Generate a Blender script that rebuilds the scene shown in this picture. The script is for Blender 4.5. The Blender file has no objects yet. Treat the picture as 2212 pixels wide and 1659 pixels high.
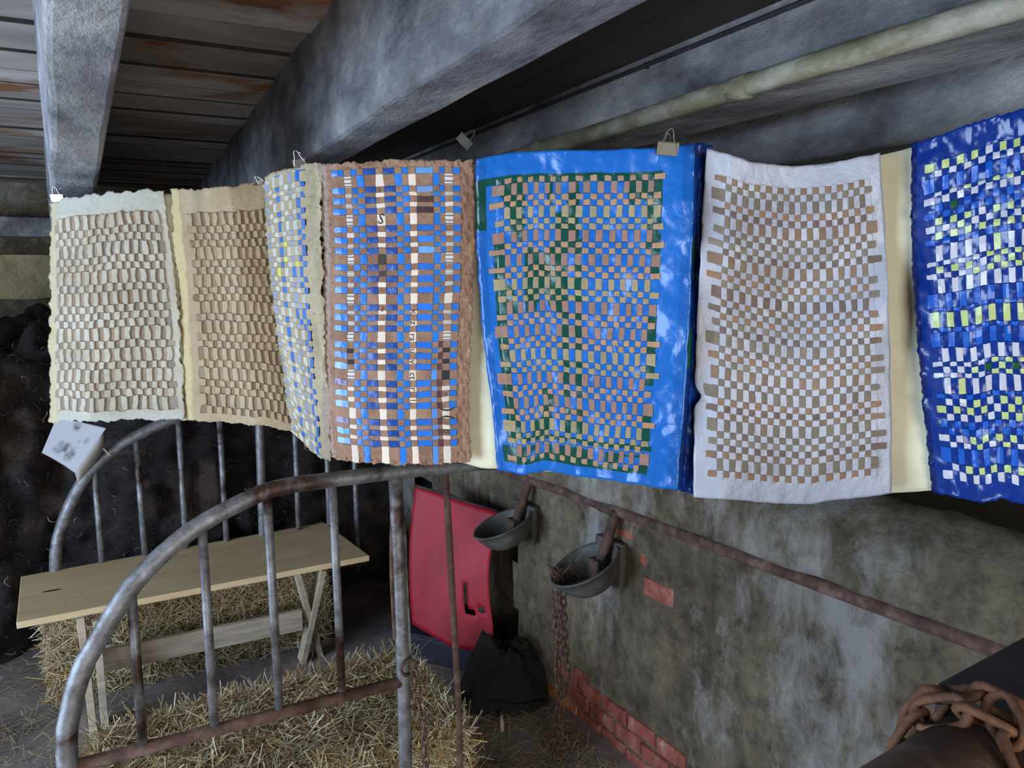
import bpy, bmesh, math, random
import numpy as np
from mathutils import Vector, Matrix

random.seed(7)
RNG = np.random.default_rng(11)
SC = bpy.context.scene
COL = SC.collection

# ---------------------------------------------------------------- camera
F, CX, CY = 1600.0, 1106.0, 829.5
PITCH = math.radians(8.69)
CAM = np.array([0.0, 0.0, 1.6])
FW = np.array([0, math.cos(PITCH), -math.sin(PITCH)])
UP = np.array([0, math.sin(PITCH), math.cos(PITCH)])
RT = np.array([1.0, 0, 0])
cd = bpy.data.cameras.new('camera'); cam = bpy.data.objects.new('camera', cd); COL.objects.link(cam)
cd.sensor_width = 36.0; cd.lens = F / 2212 * 36.0; cd.clip_start = 0.02
cam.location = CAM; cam.rotation_euler = (math.pi / 2 - PITCH, 0, 0)
SC.camera = cam

# plan axes of the building: S across the joists (to the right), T along them (away)
A_J = math.radians(26.67)
S_AX = np.array([math.cos(A_J), math.sin(A_J), 0.0]); T_AX = np.array([-math.sin(A_J), math.cos(A_J), 0.0])
def ST(s, t, z=0.0): return S_AX * s + T_AX * t + np.array([0, 0, z])

# ---------------------------------------------------------------- world, lights, exposure
w = bpy.data.worlds.new('world'); SC.world = w; w.use_nodes = True
bg = w.node_tree.nodes['Background']; bg.inputs[0].default_value = (0.55, 0.72, 1.0, 1); bg.inputs[1].default_value = 1.0
def area(name, loc, aim, sx, sy, col, power):
    l = bpy.data.lights.new(name, 'AREA'); l.shape = 'RECTANGLE'; l.size = sx; l.size_y = sy
    l.color = col; l.energy = power
    o = bpy.data.objects.new(name, l); COL.objects.link(o); o.location = loc
    o.rotation_euler = (Vector(aim) - Vector(loc)).to_track_quat('-Z', 'Y').to_euler()
    return o
# daylight through the doorway in the left wall and the window in the wall behind the camera
area('doorway_daylight', ST(-2.75, 1.3, 1.02), ST(0.6, 1.7, 1.2), 2.1, 1.75, (0.58, 0.75, 1.0), 150)
area('front_opening_daylight', ST(-0.1, -1.62, 1.0), ST(-0.05, 2.2, 1.25), 1.3, 1.6, (1.0, 0.96, 0.90), 47)
area('rear_window_daylight', ST(-2.78, 5.0, 1.35), ST(-.8, 5.4, 1.2), .75, .75, (0.62, 0.78, 1.0), 16)
SC.view_settings.view_transform = 'Standard'; SC.view_settings.look = 'None'
SC.view_settings.exposure = 0.0; SC.view_settings.gamma = 1.0; SC.view_settings.use_curve_mapping = False

# ---------------------------------------------------------------- pixel -> place helpers
def ray(x, y): return RT * (x - CX) / F + UP * (CY - y) / F + FW
def PY(x, y, Y): r = ray(x, y); return CAM + r * (Y / r[1])
def PZ(x, y, z): r = ray(x, y); return CAM + r * ((z - CAM[2]) / r[2])
def PP(x, y, p0, n): r = ray(x, y); return CAM + r * (((np.asarray(p0) - CAM) @ n) / (r @ n))

def lin(c):
    c = np.asarray(c, float) / 255.0
    return np.where(c <= 0.04045, c / 12.92, ((c + 0.055) / 1.055) ** 2.4)
def rgba(*c): v = lin(c); return (float(v[0]), float(v[1]), float(v[2]), 1.0)

def vnoise(x, y, seed=0):
    """cheap smooth value noise in [-1,1], numpy arrays"""
    x = np.asarray(x, float); y = np.asarray(y, float)
    xi = np.floor(x).astype(int); yi = np.floor(y).astype(int); fx = x - xi; fy = y - yi
    fx = fx * fx * (3 - 2 * fx); fy = fy * fy * (3 - 2 * fy)
    def hsh(a, b):
        n = (a * 374761393 + b * 668265263 + seed * 982451653) & 0x7fffffff
        n = ((n ^ (n >> 13)) * 1274126177) & 0x7fffffff
        return ((n ^ (n >> 16)) & 0xffff) / 32767.5 - 1.0
    return (hsh(xi, yi) * (1 - fx) + hsh(xi + 1, yi) * fx) * (1 - fy) + (hsh(xi, yi + 1) * (1 - fx) + hsh(xi + 1, yi + 1) * fx) * fy
def fbm(x, y, seed=0, o=4):
    r = 0; a = 1.0; f = 1.0
    for i in range(o):
        r = r + a * vnoise(np.asarray(x) * f, np.asarray(y) * f, seed + i); a *= 0.5; f *= 2.03
    return r

# ---------------------------------------------------------------- materials
MATS = {}
def newmat(name):
    m = bpy.data.materials.new(name); m.use_nodes = True
    nt = m.node_tree; b = nt.nodes['Principled BSDF']
    return m, nt, b
def nd(nt, typ, **kw):
    n = nt.nodes.new(typ)
    for k, v in kw.items():
        if k in n.inputs: n.inputs[k].default_value = v
        else: setattr(n, k, v)
    return n
def coords(nt, scale=(1, 1, 1), rotz=0.0, kind='Object'):
    tc = nt.nodes.new('ShaderNodeTexCoord'); mp = nt.nodes.new('ShaderNodeMapping')
    r = nt.nodes.new('ShaderNodeVectorRotate'); r.rotation_type = 'Z_AXIS'; r.inputs['Angle'].default_value = rotz
    nt.links.new(tc.outputs[kind], r.inputs['Vector']); nt.links.new(r.outputs[0], mp.inputs['Vector'])
    mp.inputs['Scale'].default_value = scale
    return mp.outputs[0]
def ramp(nt, fac, stops):
    r = nt.nodes.new('ShaderNodeValToRGB'); e = r.color_ramp.elements
    while len(e) < len(stops): e.new(0.5)
    for i, (p, c) in enumerate(stops): e[i].position = p; e[i].color = c
    nt.links.new(fac, r.inputs[0]); return r.outputs[0]
def noise(nt, vec, scale, detail=6, rough=0.6, dist=0.0):
    n = nd(nt, 'ShaderNodeTexNoise', Scale=scale, Detail=detail, Roughness=rough, Distortion=dist)
    nt.links.new(vec, n.inputs['Vector']); return n.outputs['Fac']
def mix(nt, fac, a, b, mode='MIX'):
    m = nt.nodes.new('ShaderNodeMix'); m.data_type = 'RGBA'; m.blend_type = mode
    for s, v in ((m.inputs[0], fac), (m.inputs[6], a), (m.inputs[7], b)):
        if isinstance(v, (int, float, tuple)): s.default_value = v
        else: nt.links.new(v, s)
    return m.outputs[2]
def bump(nt, b, h, strength, dist=0.01):
    n = nd(nt, 'ShaderNodeBump', Strength=strength, Distance=dist)
    nt.links.new(h, n.inputs['Height']); nt.links.new(n.outputs[0], b.inputs['Normal'])

def mat_mottled(name, stops, scale=6.0, rough=0.9, bstr=0.5, bscale=40.0, bdist=0.01, stretch=(1, 1, 1), rotz=0.0, stops2=None, scale2=2.0, metallic=0.0, detail=8):
    m, nt, b = newmat(name); v = coords(nt, stretch, rotz)
    c = ramp(nt, noise(nt, v, scale, detail, 0.65), stops)
    if stops2:
        f = ramp(nt, noise(nt, v, scale2, 6, 0.6, 0.4), stops2)
        c = mix(nt, 1.0, c, f, 'MULTIPLY')
    nt.links.new(c, b.inputs['Base Color']); b.inputs['Roughness'].default_value = rough; b.inputs['Metallic'].default_value = metallic
    bump(nt, b, noise(nt, v, bscale, 6, 0.7), bstr, bdist)
    MATS[name] = m; return m

def mat_attr(name, rough=0.9, nscale=60, namp=0.25, bscale=120, bstr=0.4, bdist=0.002, voron=False, spec=0.5, trans=0.0, coat=0.0):
    """colour comes from the mesh's printed 'Col' attribute, broken up by fibres/grain"""
    m, nt, b = newmat(name); v = coords(nt)
    at = nt.nodes.new('ShaderNodeAttribute'); at.attribute_name = 'Col'
    f = ramp(nt, noise(nt, v, nscale, 5, 0.7), [(0.25, (1 - namp,) * 3 + (1,)), (0.75, (1, 1, 1, 1))])
    c = mix(nt, 1.0, at.outputs['Color'], f, 'MULTIPLY')
    nt.links.new(c, b.inputs['Base Color']); b.inputs['Roughness'].default_value = rough
    b.inputs['Specular IOR Level'].default_value = spec
    if voron:
        vo = nd(nt, 'ShaderNodeTexVoronoi', Scale=bscale); vo.feature = 'SMOOTH_F1'
        n2 = nd(nt, 'ShaderNodeTexNoise', Scale=bscale * 0.5, Detail=3, Distortion=1.2)
        nt.links.new(v, vo.inputs['Vector']); nt.links.new(v, n2.inputs['Vector'])
        a = nt.nodes.new('ShaderNodeMath'); a.operation = 'ADD'
        nt.links.new(vo.outputs['Distance'], a.inputs[0]); nt.links.new(n2.outputs['Fac'], a.inputs[1])
        bump(nt, b, a.outputs[0], bstr, bdist)
    else:
        bump(nt, b, noise(nt, v, bscale, 6, 0.7), bstr, bdist)
    MATS[name] = m; return m

mat_mottled('joist', [(0.28, rgba(78, 78, 84)), (0.5, rgba(150, 150, 154)), (0.72, rgba(198, 196, 192))], 9, 0.92, 0.9, 45, 0.012, (1, 0.5, 1), -A_J,
            [(0.35, rgba(150, 146, 142)), (0.6, (1, 1, 1, 1))], 3.0)
mat_mottled('old_pipe', [(0.3, rgba(84, 80, 60)), (0.5, rgba(124, 118, 92)), (0.68, rgba(168, 164, 148))], 14, 0.8, 0.6, 60, 0.006, (1, .5, 1), -A_J)
mat_mottled('zinc', [(0.3, rgba(86, 84, 82)), (0.55, rgba(132, 132, 134)), (0.75, rgba(164, 166, 170))], 30, 0.48, 0.35, 120, 0.003, stops2=[(0.36, rgba(140, 98, 78)), (0.46, (1, 1, 1, 1))], scale2=7, metallic=0.45)
mat_mottled('rust', [(0.3, rgba(56, 42, 37)), (0.5, rgba(90, 64, 54)), (0.7, rgba(128, 102, 90))], 24, 0.85, 0.7, 90, 0.004)
mat_mottled('dark_rust', [(0.3, rgba(44, 34, 30)), (0.5, rgba(80, 58, 46)), (0.7, rgba(110, 84, 68))], 20, 0.85, 0.6, 80, 0.004)
mat_mottled('bright_rust', [(0.3, rgba(66, 42, 28)), (0.5, rgba(106, 70, 46)), (0.7, rgba(134, 96, 68))], 30, 0.8, 0.5, 90, 0.003)
mat_mottled('cast_iron', [(0.3, rgba(58, 56, 54)), (0.55, rgba(92, 90, 84)), (0.75, rgba(118, 112, 102))], 14, 0.62, 0.4, 60, 0.004, metallic=0.2)
mat_mottled('black_steel', [(0.3, rgba(26, 26, 28)), (0.7, rgba(52, 52, 54))], 14, 0.7, 0.4, 60, 0.003)
mat_mottled('floor', [(0.3, rgba(96, 90, 90)), (0.5, rgba(134, 126, 124)), (0.7, rgba(166, 158, 152))], 4, 0.9, 0.5, 30, 0.008, stops2=[(0.35, rgba(170, 150, 132)), (0.6, (1, 1, 1, 1))], scale2=1.3)
mat_mottled('backing', [(0.3, rgba(214, 206, 170)), (0.7, rgba(232, 226, 196))], 12, 0.7, 0.12, 40, 0.002)
mat_mottled('plank', [(0.3, rgba(202, 174, 130)), (0.55, rgba(218, 192, 148)), (0.75, rgba(228, 206, 164))], 4, 0.6, 0.06, 60, 0.002, (.8, 4, 4), -A_J - 0.06)
mat_mottled('lath', [(0.3, rgba(150, 136, 116)), (0.55, rgba(184, 168, 146)), (0.75, rgba(204, 190, 168))], 5, 0.75, 0.2, 60, 0.002, (1.0, 8, 8), -A_J)
mat_mottled('brick', [(0.32, rgba(112, 58, 48)), (0.5, rgba(156, 84, 68)), (0.62, rgba(172, 112, 96)), (0.72, rgba(196, 176, 164))], 16, 0.95, 0.9, 60, 0.01)
mat_mottled('orange_brick', [(0.3, rgba(140, 82, 46)), (0.55, rgba(182, 118, 74)), (0.75, rgba(196, 156, 122))], 18, 0.92, 0.7, 70, 0.006)
mat_mottled('red_paint', [(0.3, rgba(138, 8, 28)), (0.62, rgba(168, 14, 40)), (0.8, rgba(184, 38, 62))], 6, 0.6, 0.12, 30, 0.003, stops2=[(0.3, rgba(190, 170, 170)), (0.4, (1, 1, 1, 1))], scale2=9)
mat_mottled('navy_block', [(0.3, rgba(22, 22, 34)), (0.7, rgba(38, 38, 56))], 8, 0.7, 0.2, 40, 0.003)
mat_mottled('shell_wall', [(0.3, rgba(120, 112, 100)), (0.7, rgba(168, 160, 146))], 3, 0.95, 0.6, 20, 0.02)
mat_mottled('hay_core', [(0.3, rgba(96, 72, 30)), (0.5, rgba(140, 108, 50)), (0.7, rgba(176, 146, 84))], 22, 0.95, 1.0, 60, 0.02, (1, 1, 2.5))
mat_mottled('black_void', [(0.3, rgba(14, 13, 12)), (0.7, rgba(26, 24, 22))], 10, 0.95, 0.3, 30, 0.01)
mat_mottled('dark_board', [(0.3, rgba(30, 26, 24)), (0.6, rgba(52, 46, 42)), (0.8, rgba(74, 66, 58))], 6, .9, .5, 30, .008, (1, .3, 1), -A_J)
m, nt, b = newmat('chrome'); b.inputs['Base Color'].default_value = rgba(214, 214, 214); b.inputs['Metallic'].default_value = 1; b.inputs['Roughness'].default_value = 0.22; MATS['chrome'] = m
bump(nt, b, noise(nt, coords(nt), 60, 2, .5), .1, .001)
m, nt, b = newmat('dull_metal'); b.inputs['Base Color'].default_value = rgba(112, 108, 98); b.inputs['Metallic'].default_value = .7; b.inputs['Roughness'].default_value = 0.5; MATS['dull_metal'] = m
bump(nt, b, noise(nt, coords(nt), 60, 2, .5), .1, .001)
m, nt, b = newmat('black_ink'); b.inputs['Base Color'].default_value = rgba(26, 24, 24); b.inputs['Roughness'].default_value = 0.8; MATS['black_ink'] = m
mat_attr('pulp_paper', 0.95, 90, 0.22, 140, 0.8, 0.004)
mat_attr('brown_paper', 0.95, 160, 0.4, 170, 0.9, 0.004)
mat_attr('kraft', 0.85, 130, 0.32, 160, 0.5, 0.002)
mat_attr('plastic', 0.26, 30, 0.12, 40, 0.35, 0.006, True, 0.5)
mat_attr('film', 0.28, 40, 0.08, 60, 0.3, 0.004, True, 0.45)
mat_attr('crinkle_film', 0.22, 30, 0.2, 34, 0.26, 0.007, True, 0.5)
mat_attr('white_plastic', 0.36, 20, 0.06, 16, 0.6, 0.008, False, 0.5)
mat_attr('newsprint', 0.8, 90, 0.1, 60, 0.1, 0.001)
mat_attr('straw', 0.8, 40, 0.3, 60, 0.1, 0.001)
mat_attr('wool', 0.95, 60, 0.4, 90, 0.5, 0.004)

# weathered ceiling boards: grey whitewash, brown where it has flaked off
m, nt, b = newmat('board'); v = coords(nt, (0.4, 1.4, 1), -A_J); v2 = coords(nt, (1.0, 2.2, 1), -A_J)
oi = nt.nodes.new('ShaderNodeObjectInfo')
va = nt.nodes.new('ShaderNodeVectorMath'); va.operation = 'ADD'
nt.links.new(v, va.inputs[0]); nt.links.new(oi.outputs['Random'], va.inputs[1])
c1 = ramp(nt, noise(nt, va.outputs[0], 3.2, 4, 0.55, .9), [(0.32, rgba(140, 130, 120)), (0.5, rgba(172, 164, 156)), (0.7, rgba(200, 194, 186))])
c2 = ramp(nt, noise(nt, va.outputs[0], 7, 8, 0.7), [(0.3, rgba(96, 62, 38)), (0.55, rgba(156, 104, 60)), (0.75, rgba(182, 134, 86))])
f = ramp(nt, noise(nt, v2, 1.1, 6, 0.62, .8), [(0.52, (0, 0, 0, 1)), (0.62, (1, 1, 1, 1))])
tone = ramp(nt, oi.outputs['Random'], [(0.0, (.62, .6, .58, 1)), (1.0, (1.1, 1.08, 1.06, 1))])
nt.links.new(mix(nt, 1.0, mix(nt, f, c1, c2), tone, 'MULTIPLY'), b.inputs['Base Color']); b.inputs['Roughness'].default_value = .92
bump(nt, b, noise(nt, va.outputs[0], 9, 6, .65), 0.25, 0.008); MATS['board'] = m

# old plaster: whitewash over grey and ochre render, streaked downwards
m, nt, b = newmat('plaster'); v = coords(nt, (1, 1, 0.5)); v3 = coords(nt)
c1 = ramp(nt, noise(nt, v, 2.6, 10, 0.7, .3), [(0.28, rgba(66, 58, 48)), (0.44, rgba(110, 98, 78)), (0.56, rgba(138, 126, 102)), (0.72, rgba(168, 160, 142))])
c2 = ramp(nt, noise(nt, v3, 16, 8, 0.75, .2), [(0.36, rgba(128, 118, 104)), (0.56, (1, 1, 1, 1))])
c3 = mix(nt, 0.7, c1, c2, 'MULTIPLY')
vo_ = coords(nt, (1, 1, .5)); mo_ = vo_.node; mo_.inputs['Location'].default_value = (3.7, 1.9, 5.2); big = noise(nt, vo_, 2.3, 4, .55, .3); fine = noise(nt, v, 13, 9, .78, .3)
ad = nt.nodes.new('ShaderNodeMath'); ad.operation = 'MULTIPLY_ADD'; nt.links.new(fine, ad.inputs[0]); ad.inputs[1].default_value = .62; nt.links.new(big, ad.inputs[2])
f = ramp(nt, ad.outputs[0], [(0.84, (0, 0, 0, 1)), (1.0, (.6, .6, .6, 1))])
nt.links.new(mix(nt, f, c3, rgba(204, 202, 198)), b.inputs['Base Color']); b.inputs['Roughness'].default_value = .93
bump(nt, b, noise(nt, v3, 26, 10, .75), 0.9, 0.02); MATS['plaster'] = m

# ---------------------------------------------------------------- mesh helpers
def tag(o, label=None, cat=None, group=None, kind=None):
    if label: o['label'] = label
    if cat: o['category'] = cat
    if group: o['group'] = group
    if kind: o['kind'] = kind
    return o
def empty(name, loc=(0, 0, 0)):
    o = bpy.data.objects.new(name, None); COL.objects.link(o); o.empty_display_size = .05; o.location = loc
    return o
def link(name, me, mat=None, parent=None):
    o = bpy.data.objects.new(name, me); COL.objects.link(o)
    if mat: me.materials.append(MATS[mat] if isinstance(mat, str) else mat)
    if parent:
        o.parent = parent; q = parent; acc = Vector()
        while q: acc += Vector(q.location); q = q.parent
        o.location = -acc
    return o
def mesh(name, vs, fs, mat=None, parent=None, smooth=False, fcol=None):
    me = bpy.data.meshes.new(name); me.from_pydata([tuple(map(float, p)) for p in vs], [], [tuple(map(int, q)) for q in fs])
    if smooth: me.polygons.foreach_set('use_smooth', [True] * len(me.polygons))
    if fcol is not None:
        at = me.color_attributes.new('Col', 'FLOAT_COLOR', 'CORNER')
        lt = np.empty(len(me.polygons), int); me.polygons.foreach_get('loop_total', lt)
        c = np.repeat(np.c_[np.asarray(fcol, float), np.ones(len(fcol))], lt, axis=0)
        at.data.foreach_set('color', c.astype(np.float32).ravel())
    return link(name, me, mat, parent)
def bmobj(name, bm, mat, parent=None, smooth=False):
    me = bpy.data.meshes.new(name); bm.normal_update(); bm.to_mesh(me); bm.free()
    if smooth: me.polygons.foreach_set('use_smooth', [True] * len(me.polygons))
    return link(name, me, mat, parent)
def hexa(bm, pts, bevel=0.0):
    """8 corner points: bottom 4 (ccw) then top 4"""
    v = [bm.verts.new(tuple(map(float, p))) for p in pts]
    fs = [bm.faces.new([v[i] for i in q]) for q in ((3, 2, 1, 0), (4, 5, 6, 7), (0, 1, 5, 4), (1, 2, 6, 5), (2, 3, 7, 6), (3, 0, 4, 7))]
    if bevel: bmesh.ops.bevel(bm, geom=list({e for f in fs for e in f.edges}), offset=bevel, segments=2, affect='EDGES', profile=.6)
def box_axes(o, ax, ay, az, sx, sy, sz):
    """corners of a box with base centre o and axes"""
    o = np.asarray(o, float); r = []
    for k in (0, 1):
        for i, j in ((-1, -1), (1, -1), (1, 1), (-1, 1)):
            r.append(o + ax * i * sx / 2 + ay * j * sy / 2 + az * k * sz)
    return r
Z = np.array([0, 0, 1.0])
def catmull(pts, n=8):
    p = [np.asarray(q, float) for q in pts]; p = [2 * p[0] - p[1]] + p + [2 * p[-1] - p[-2]]; out = []
    for i in range(1, len(p) - 2):
        for k in range(n):
            t = k / n
            out.append(0.5 * ((2 * p[i]) + (-p[i - 1] + p[i + 1]) * t + (2 * p[i - 1] - 5 * p[i] + 4 * p[i + 1] - p[i + 2]) * t * t + (-p[i - 1] + 3 * p[i] - 3 * p[i + 1] + p[i + 2]) * t ** 3))
    out.append(p[-2]); return out
def tube_data(pts, r, seg=12, closed=False):
    pts = [np.asarray(p, float) for p in pts]; n = len(pts)
    rs = r if hasattr(r, '__len__') else [r] * n
    vs, fs = [], []; ref = None
    for i, p in enumerate(pts):
        if closed: t = pts[(i + 1) % n] - pts[i - 1]
        else: t = pts[min(i + 1, n - 1)] - pts[max(i - 1, 0)]
        t = t / np.linalg.norm(t)
        if ref is None:
            ref = np.cross(t, Z) if abs(t[2]) < .9 else np.cross(t, np.array([1.0, 0, 0]))
        ref = ref - t * (ref @ t); ref = ref / np.linalg.norm(ref); bi = np.cross(t, ref)
        for k in range(seg):
            a = 2 * math.pi * k / seg; vs.append(p + (ref * math.cos(a) + bi * math.sin(a)) * rs[i])
    for i in range(n if closed else n - 1):
        for k in range(seg):
            a = i * seg + k; b_ = i * seg + (k + 1) % seg; j = ((i + 1) % n) * seg
            fs.append((a, b_, j + (k + 1) % seg, j + k))
    if not closed:
        fs.append(tuple(range(seg))[::-1]); fs.append(tuple(range((n - 1) * seg, n * seg)))
    return vs, fs
def tube(name, pts, r, mat, parent=None, seg=12, closed=False):
    vs, fs = tube_data(pts, r, seg, closed); return mesh(name, vs, fs, mat, parent, True)
def lathe_data(prof, c, ax, seg=32):
    """prof: list of (radius, height along ax) around point c"""
    ax = np.asarray(ax, float) / np.linalg.norm(ax); u = np.cross(ax, Z) if abs(ax[2]) < .95 else np.array([1.0, 0, 0]); u /= np.linalg.norm(u); v_ = np.cross(ax, u)
    vs, fs = [], []
    for r, h in prof:
        for k in range(seg):
            a = 2 * math.pi * k / seg; vs.append(np.asarray(c) + ax * h + (u * math.cos(a) + v_ * math.sin(a)) * r)
    for i in range(len(prof) - 1):
        for k in range(seg):
            fs.append((i * seg + k, i * seg + (k + 1) % seg, (i + 1) * seg + (k + 1) % seg, (i + 1) * seg + k))
    return vs, fs

# ================================================================ THE BUILDING
ZC = 2.2          # underside of ceiling boards
ZB = 1.9          # underside of joists
T0, T1 = -1.7, 6.25
S0, S1 = -2.9, 2.75
bm = bmesh.new(); hexa(bm, box_axes(ST((S0 + S1) / 2, (T0 + T1) / 2, -.1), S_AX, T_AX, Z, S1 - S0 + .4, T1 - T0 + .4, .1))
tag(bmobj('floor', bm, 'floor'), 'grey worn concrete barn floor', None, None, 'structure')
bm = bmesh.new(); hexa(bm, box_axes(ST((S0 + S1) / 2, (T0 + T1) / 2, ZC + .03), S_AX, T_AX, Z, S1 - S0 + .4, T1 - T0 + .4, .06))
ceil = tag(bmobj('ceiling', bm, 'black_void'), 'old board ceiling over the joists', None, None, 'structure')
t = T0 + .02; n = 0
while t < T1 - .05:
    wd = random.choice((.17, .2, .23, .27)); a, b_ = S0, S1
    cuts = [a, b_] if n % 3 else [a, random.uniform(-1.6, -.9), b_]
    for i in range(len(cuts) - 1):
        dz = random.uniform(-.012, .002)
        bm = bmesh.new(); hexa(bm, box_axes(ST((cuts[i] + cuts[i + 1]) / 2, t + wd / 2, ZC + dz), S_AX, T_AX, Z, cuts[i + 1] - cuts[i] - .004, wd - random.uniform(.016, .028), .028), .003)
        o = bmobj('ceiling_board', bm, 'board', ceil); o.data.materials.append(MATS['dark_board'])   # edge faces coloured dark so the gaps between boards read as shaded
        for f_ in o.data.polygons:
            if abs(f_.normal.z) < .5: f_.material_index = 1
    t += wd; n += 1

def wall_boxes(name, axis_pt, along, out, L, H, hole=None, th=.22, mat='shell_wall'):
    """wall from axis_pt along 'along' of length L, thickness outwards, optional rectangular hole (a0,a1,z0,z1)"""
    bm = bmesh.new()
    def bx(a0, a1, z0, z1):
        if a1 - a0 > 1e-4 and z1 - z0 > 1e-4:
            hexa(bm, box_axes(np.asarray(axis_pt) + along * (a0 + a1) / 2 + out * th / 2 + Z * z0, along, out, Z, a1 - a0, th, z1 - z0))
    if hole:
        a0, a1, z0, z1 = hole
        bx(0, a0, 0, H); bx(a1, L, 0, H); bx(a0, a1, 0, z0); bx(a0, a1, z1, H)
    else: bx(0, L, 0, H)
    return tag(bmobj(name, bm, mat), None, None, None, 'structure')
H = ZC + .03
wl = wall_boxes('wall_left', ST(S0, T0), T_AX, -S_AX, 3.6 - T0, H, (1.3 - T0 - 1.1, 1.3 - T0 + 1.1, .10, 1.94))
wl2 = wall_boxes('wall_left_rear', ST(S0, 3.6), T_AX, -S_AX, T1 - 3.6, H, (1.0, 1.8, .95, 1.75))
wall_boxes('wall_front', ST(S0, T0), S_AX, -T_AX, S1 - S0, H, (-.1 - S0 - .7, -.1 - S0 + .7, .15, 1.86))
wall_boxes('wall_right', ST(S1, T0), T_AX, S_AX, T1 - T0, H)

# back wall: dark recess under a timber plate, ochre stone band, whitewashed below
bw = wall_boxes('wall_back', ST(S0, T1), S_AX, T_AX, S1 - S0, H, mat='plaster')
bm = bmesh.new(); hexa(bm, box_axes(ST((S0 + S1) / 2, T1 - .10, 1.83), S_AX, T_AX, Z, S1 - S0, .2, .13), .01)
tag(bmobj('trim_1', bm, 'joist'), 'grey wooden wall plate along the back wall', None, None, 'structure')
m_och = mat_mottled('ochre_stone', [(0.3, rgba(150, 132, 96)), (0.55, rgba(196, 180, 138)), (0.75, rgba(214, 204, 172))], 4, .95, .9, 14, .03)
vs, fs = [], []
nu, nv = 80, 12
for j in range(nv + 1):
    for i in range(nu + 1):
        s = S0 + (S1 - S0) * i / nu; z = 1.42 + .29 * j / nv
        edge = math.sin(math.pi * min(1, max(0, j / nv)))
        d = .05 + .03 * float(fbm(s * 4, z * 6, 3)) + .03 * edge
        vs.append(ST(s, T1 - d, z + (0.03 * float(vnoise(s * 3, 0, 5)) if j == 0 else 0)))
for j in range(nv):
    for i in range(nu):
        a = j * (nu + 1) + i; fs.append((a, a + 1, a + nu + 2, a + nu + 1))
mesh('stone_band', vs, fs, 'ochre_stone', bw, True)

# ---------------------------------------------------------------- joists
def joist(name, label, s0, s1, zb0, zb1, t0, tm, t1, s0b=None, s1b=None):
    """beam between s0..s1; underside goes from zb0 at t0 to zb1 at tm, level after"""
    s0b = s0 if s0b is None else s0b; s1b = s1 if s1b is None else s1b
    ts = list(np.linspace(t0, tm, 24)) + list(np.linspace(tm, t1, 24))[1:]
    vs, fs = [], []; rr = 16
    for t in ts:
        k = (t - t0) / (tm - t0); zb = zb0 + (zb1 - zb0) * min(1, k); a = s0 + (s0b - s0) * k; b_ = s1 + (s1b - s1) * k
        wv = .006 * float(fbm(t * 3, s0 * 9, 2)); c = .011 + .004 * float(vnoise(t * 9, 3, 1))
        ring = [(a + wv, ZC + .01), (a + wv, ZC - .1), (a + wv + .003 * float(vnoise(t * 7, 1, 4)), (ZC + zb) / 2), (a + wv, zb + c), (a + wv + c * .35, zb + c * .3), (a + wv + c, zb)]
        ring += [(a + (b_ - a) * .5, zb + .003 * float(vnoise(t * 11, 2, 7)))]
        ring += [(b_ - c, zb), (b_ - c * .35, zb + c * .3), (b_, zb + c), (b_ + .003 * float(vnoise(t * 8, 1, 9)), (ZC + zb) / 2), (b_, ZC - .1), (b_, ZC + .01)]
        rr = len(ring); vs += [ST(p, t, z) for p, z in ring]
    for i in range(len(ts) - 1):
        for k in range(rr - 1): fs.append((i * rr + k, i * rr + k + 1, (i + 1) * rr + k + 1, (i + 1) * rr + k))
    fs.append(tuple(range(rr))); fs.append(tuple(range((len(ts) - 1) * rr, len(ts) * rr))[::-1])
    return tag(mesh(name, vs, fs, 'joist'), label, None, None, 'structure')
for s_a, s_b in ((.548, .685), (.69, .83), (.835, .96)):
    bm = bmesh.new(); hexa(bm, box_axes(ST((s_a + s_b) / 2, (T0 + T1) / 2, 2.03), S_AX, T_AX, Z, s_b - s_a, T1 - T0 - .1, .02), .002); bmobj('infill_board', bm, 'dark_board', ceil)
def st_of(p): return float(p @ S_AX), float(p @ T_AX)
# left joist: unlike the rest it runs a little askew and hangs lower at the far end
pa, pb = PZ(100, 0, ZB), PZ(285, 0, ZB); qa, qb = PZ(120, 425, 1.8), PZ(205, 415, 1.8)
(a0, ta), (b0, tb), (a1, tc), (b1, td) = st_of(pa), st_of(pb), st_of(qa), st_of(qb)
tn, tf = (ta + tb) / 2, (tc + td) / 2; k = (T0 - tn) / (tf - tn)
joist('trim_2', 'slim grey joist, leftmost, its underside facing down over the palest paper panel', a0 + (a1 - a0) * k, b0 + (b1 - b0) * k, ZB - .1 * k, 1.8, T0, tf, T1 - .2, a1, b1)
joist('trim_3', 'broad grey joist running to the clip over the blue and brown panel', .430, .542, ZB, ZB, T0, 2, T1)
joist('trim_4', 'grey joist carrying the old lagged pipe', .965, 1.135, ZB, ZB, T0, 2, T1)
joist('trim_5', 'far right joist above the white panel', 1.265, 1.42, ZB - .071, ZB - .071, T0, 2, T1)
pipe_pts = [ST(.955 + .004 * math.sin(t * 5), t, ZB + .012) for t in np.linspace(T0 + .1, 3.2, 40)]
pr = [.0185 + .001 * float(vnoise(i * .9, 2, 3)) for i in range(40)]
pp = empty('lagged_pipe', ST(.955, 1.5, ZB)); tag(pp, 'old yellowish lagged pipe running along the lower edge of a joist', 'pipe')
tube('pipe_run', pipe_pts, pr, 'old_pipe', pp, 16)
for tt in (1.02, 1.75, 2.6): tube('pipe_collar', [ST(.955, tt - .022, ZB + .012), ST(.955, tt + .022, ZB + .012)], .0215, 'old_pipe', pp, 16)
cdt = empty('conduit', ST(.95, 1, 2.03)); tag(cdt, 'thin dark metal conduit high on the joist side above the pipe', 'conduit')
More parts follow.
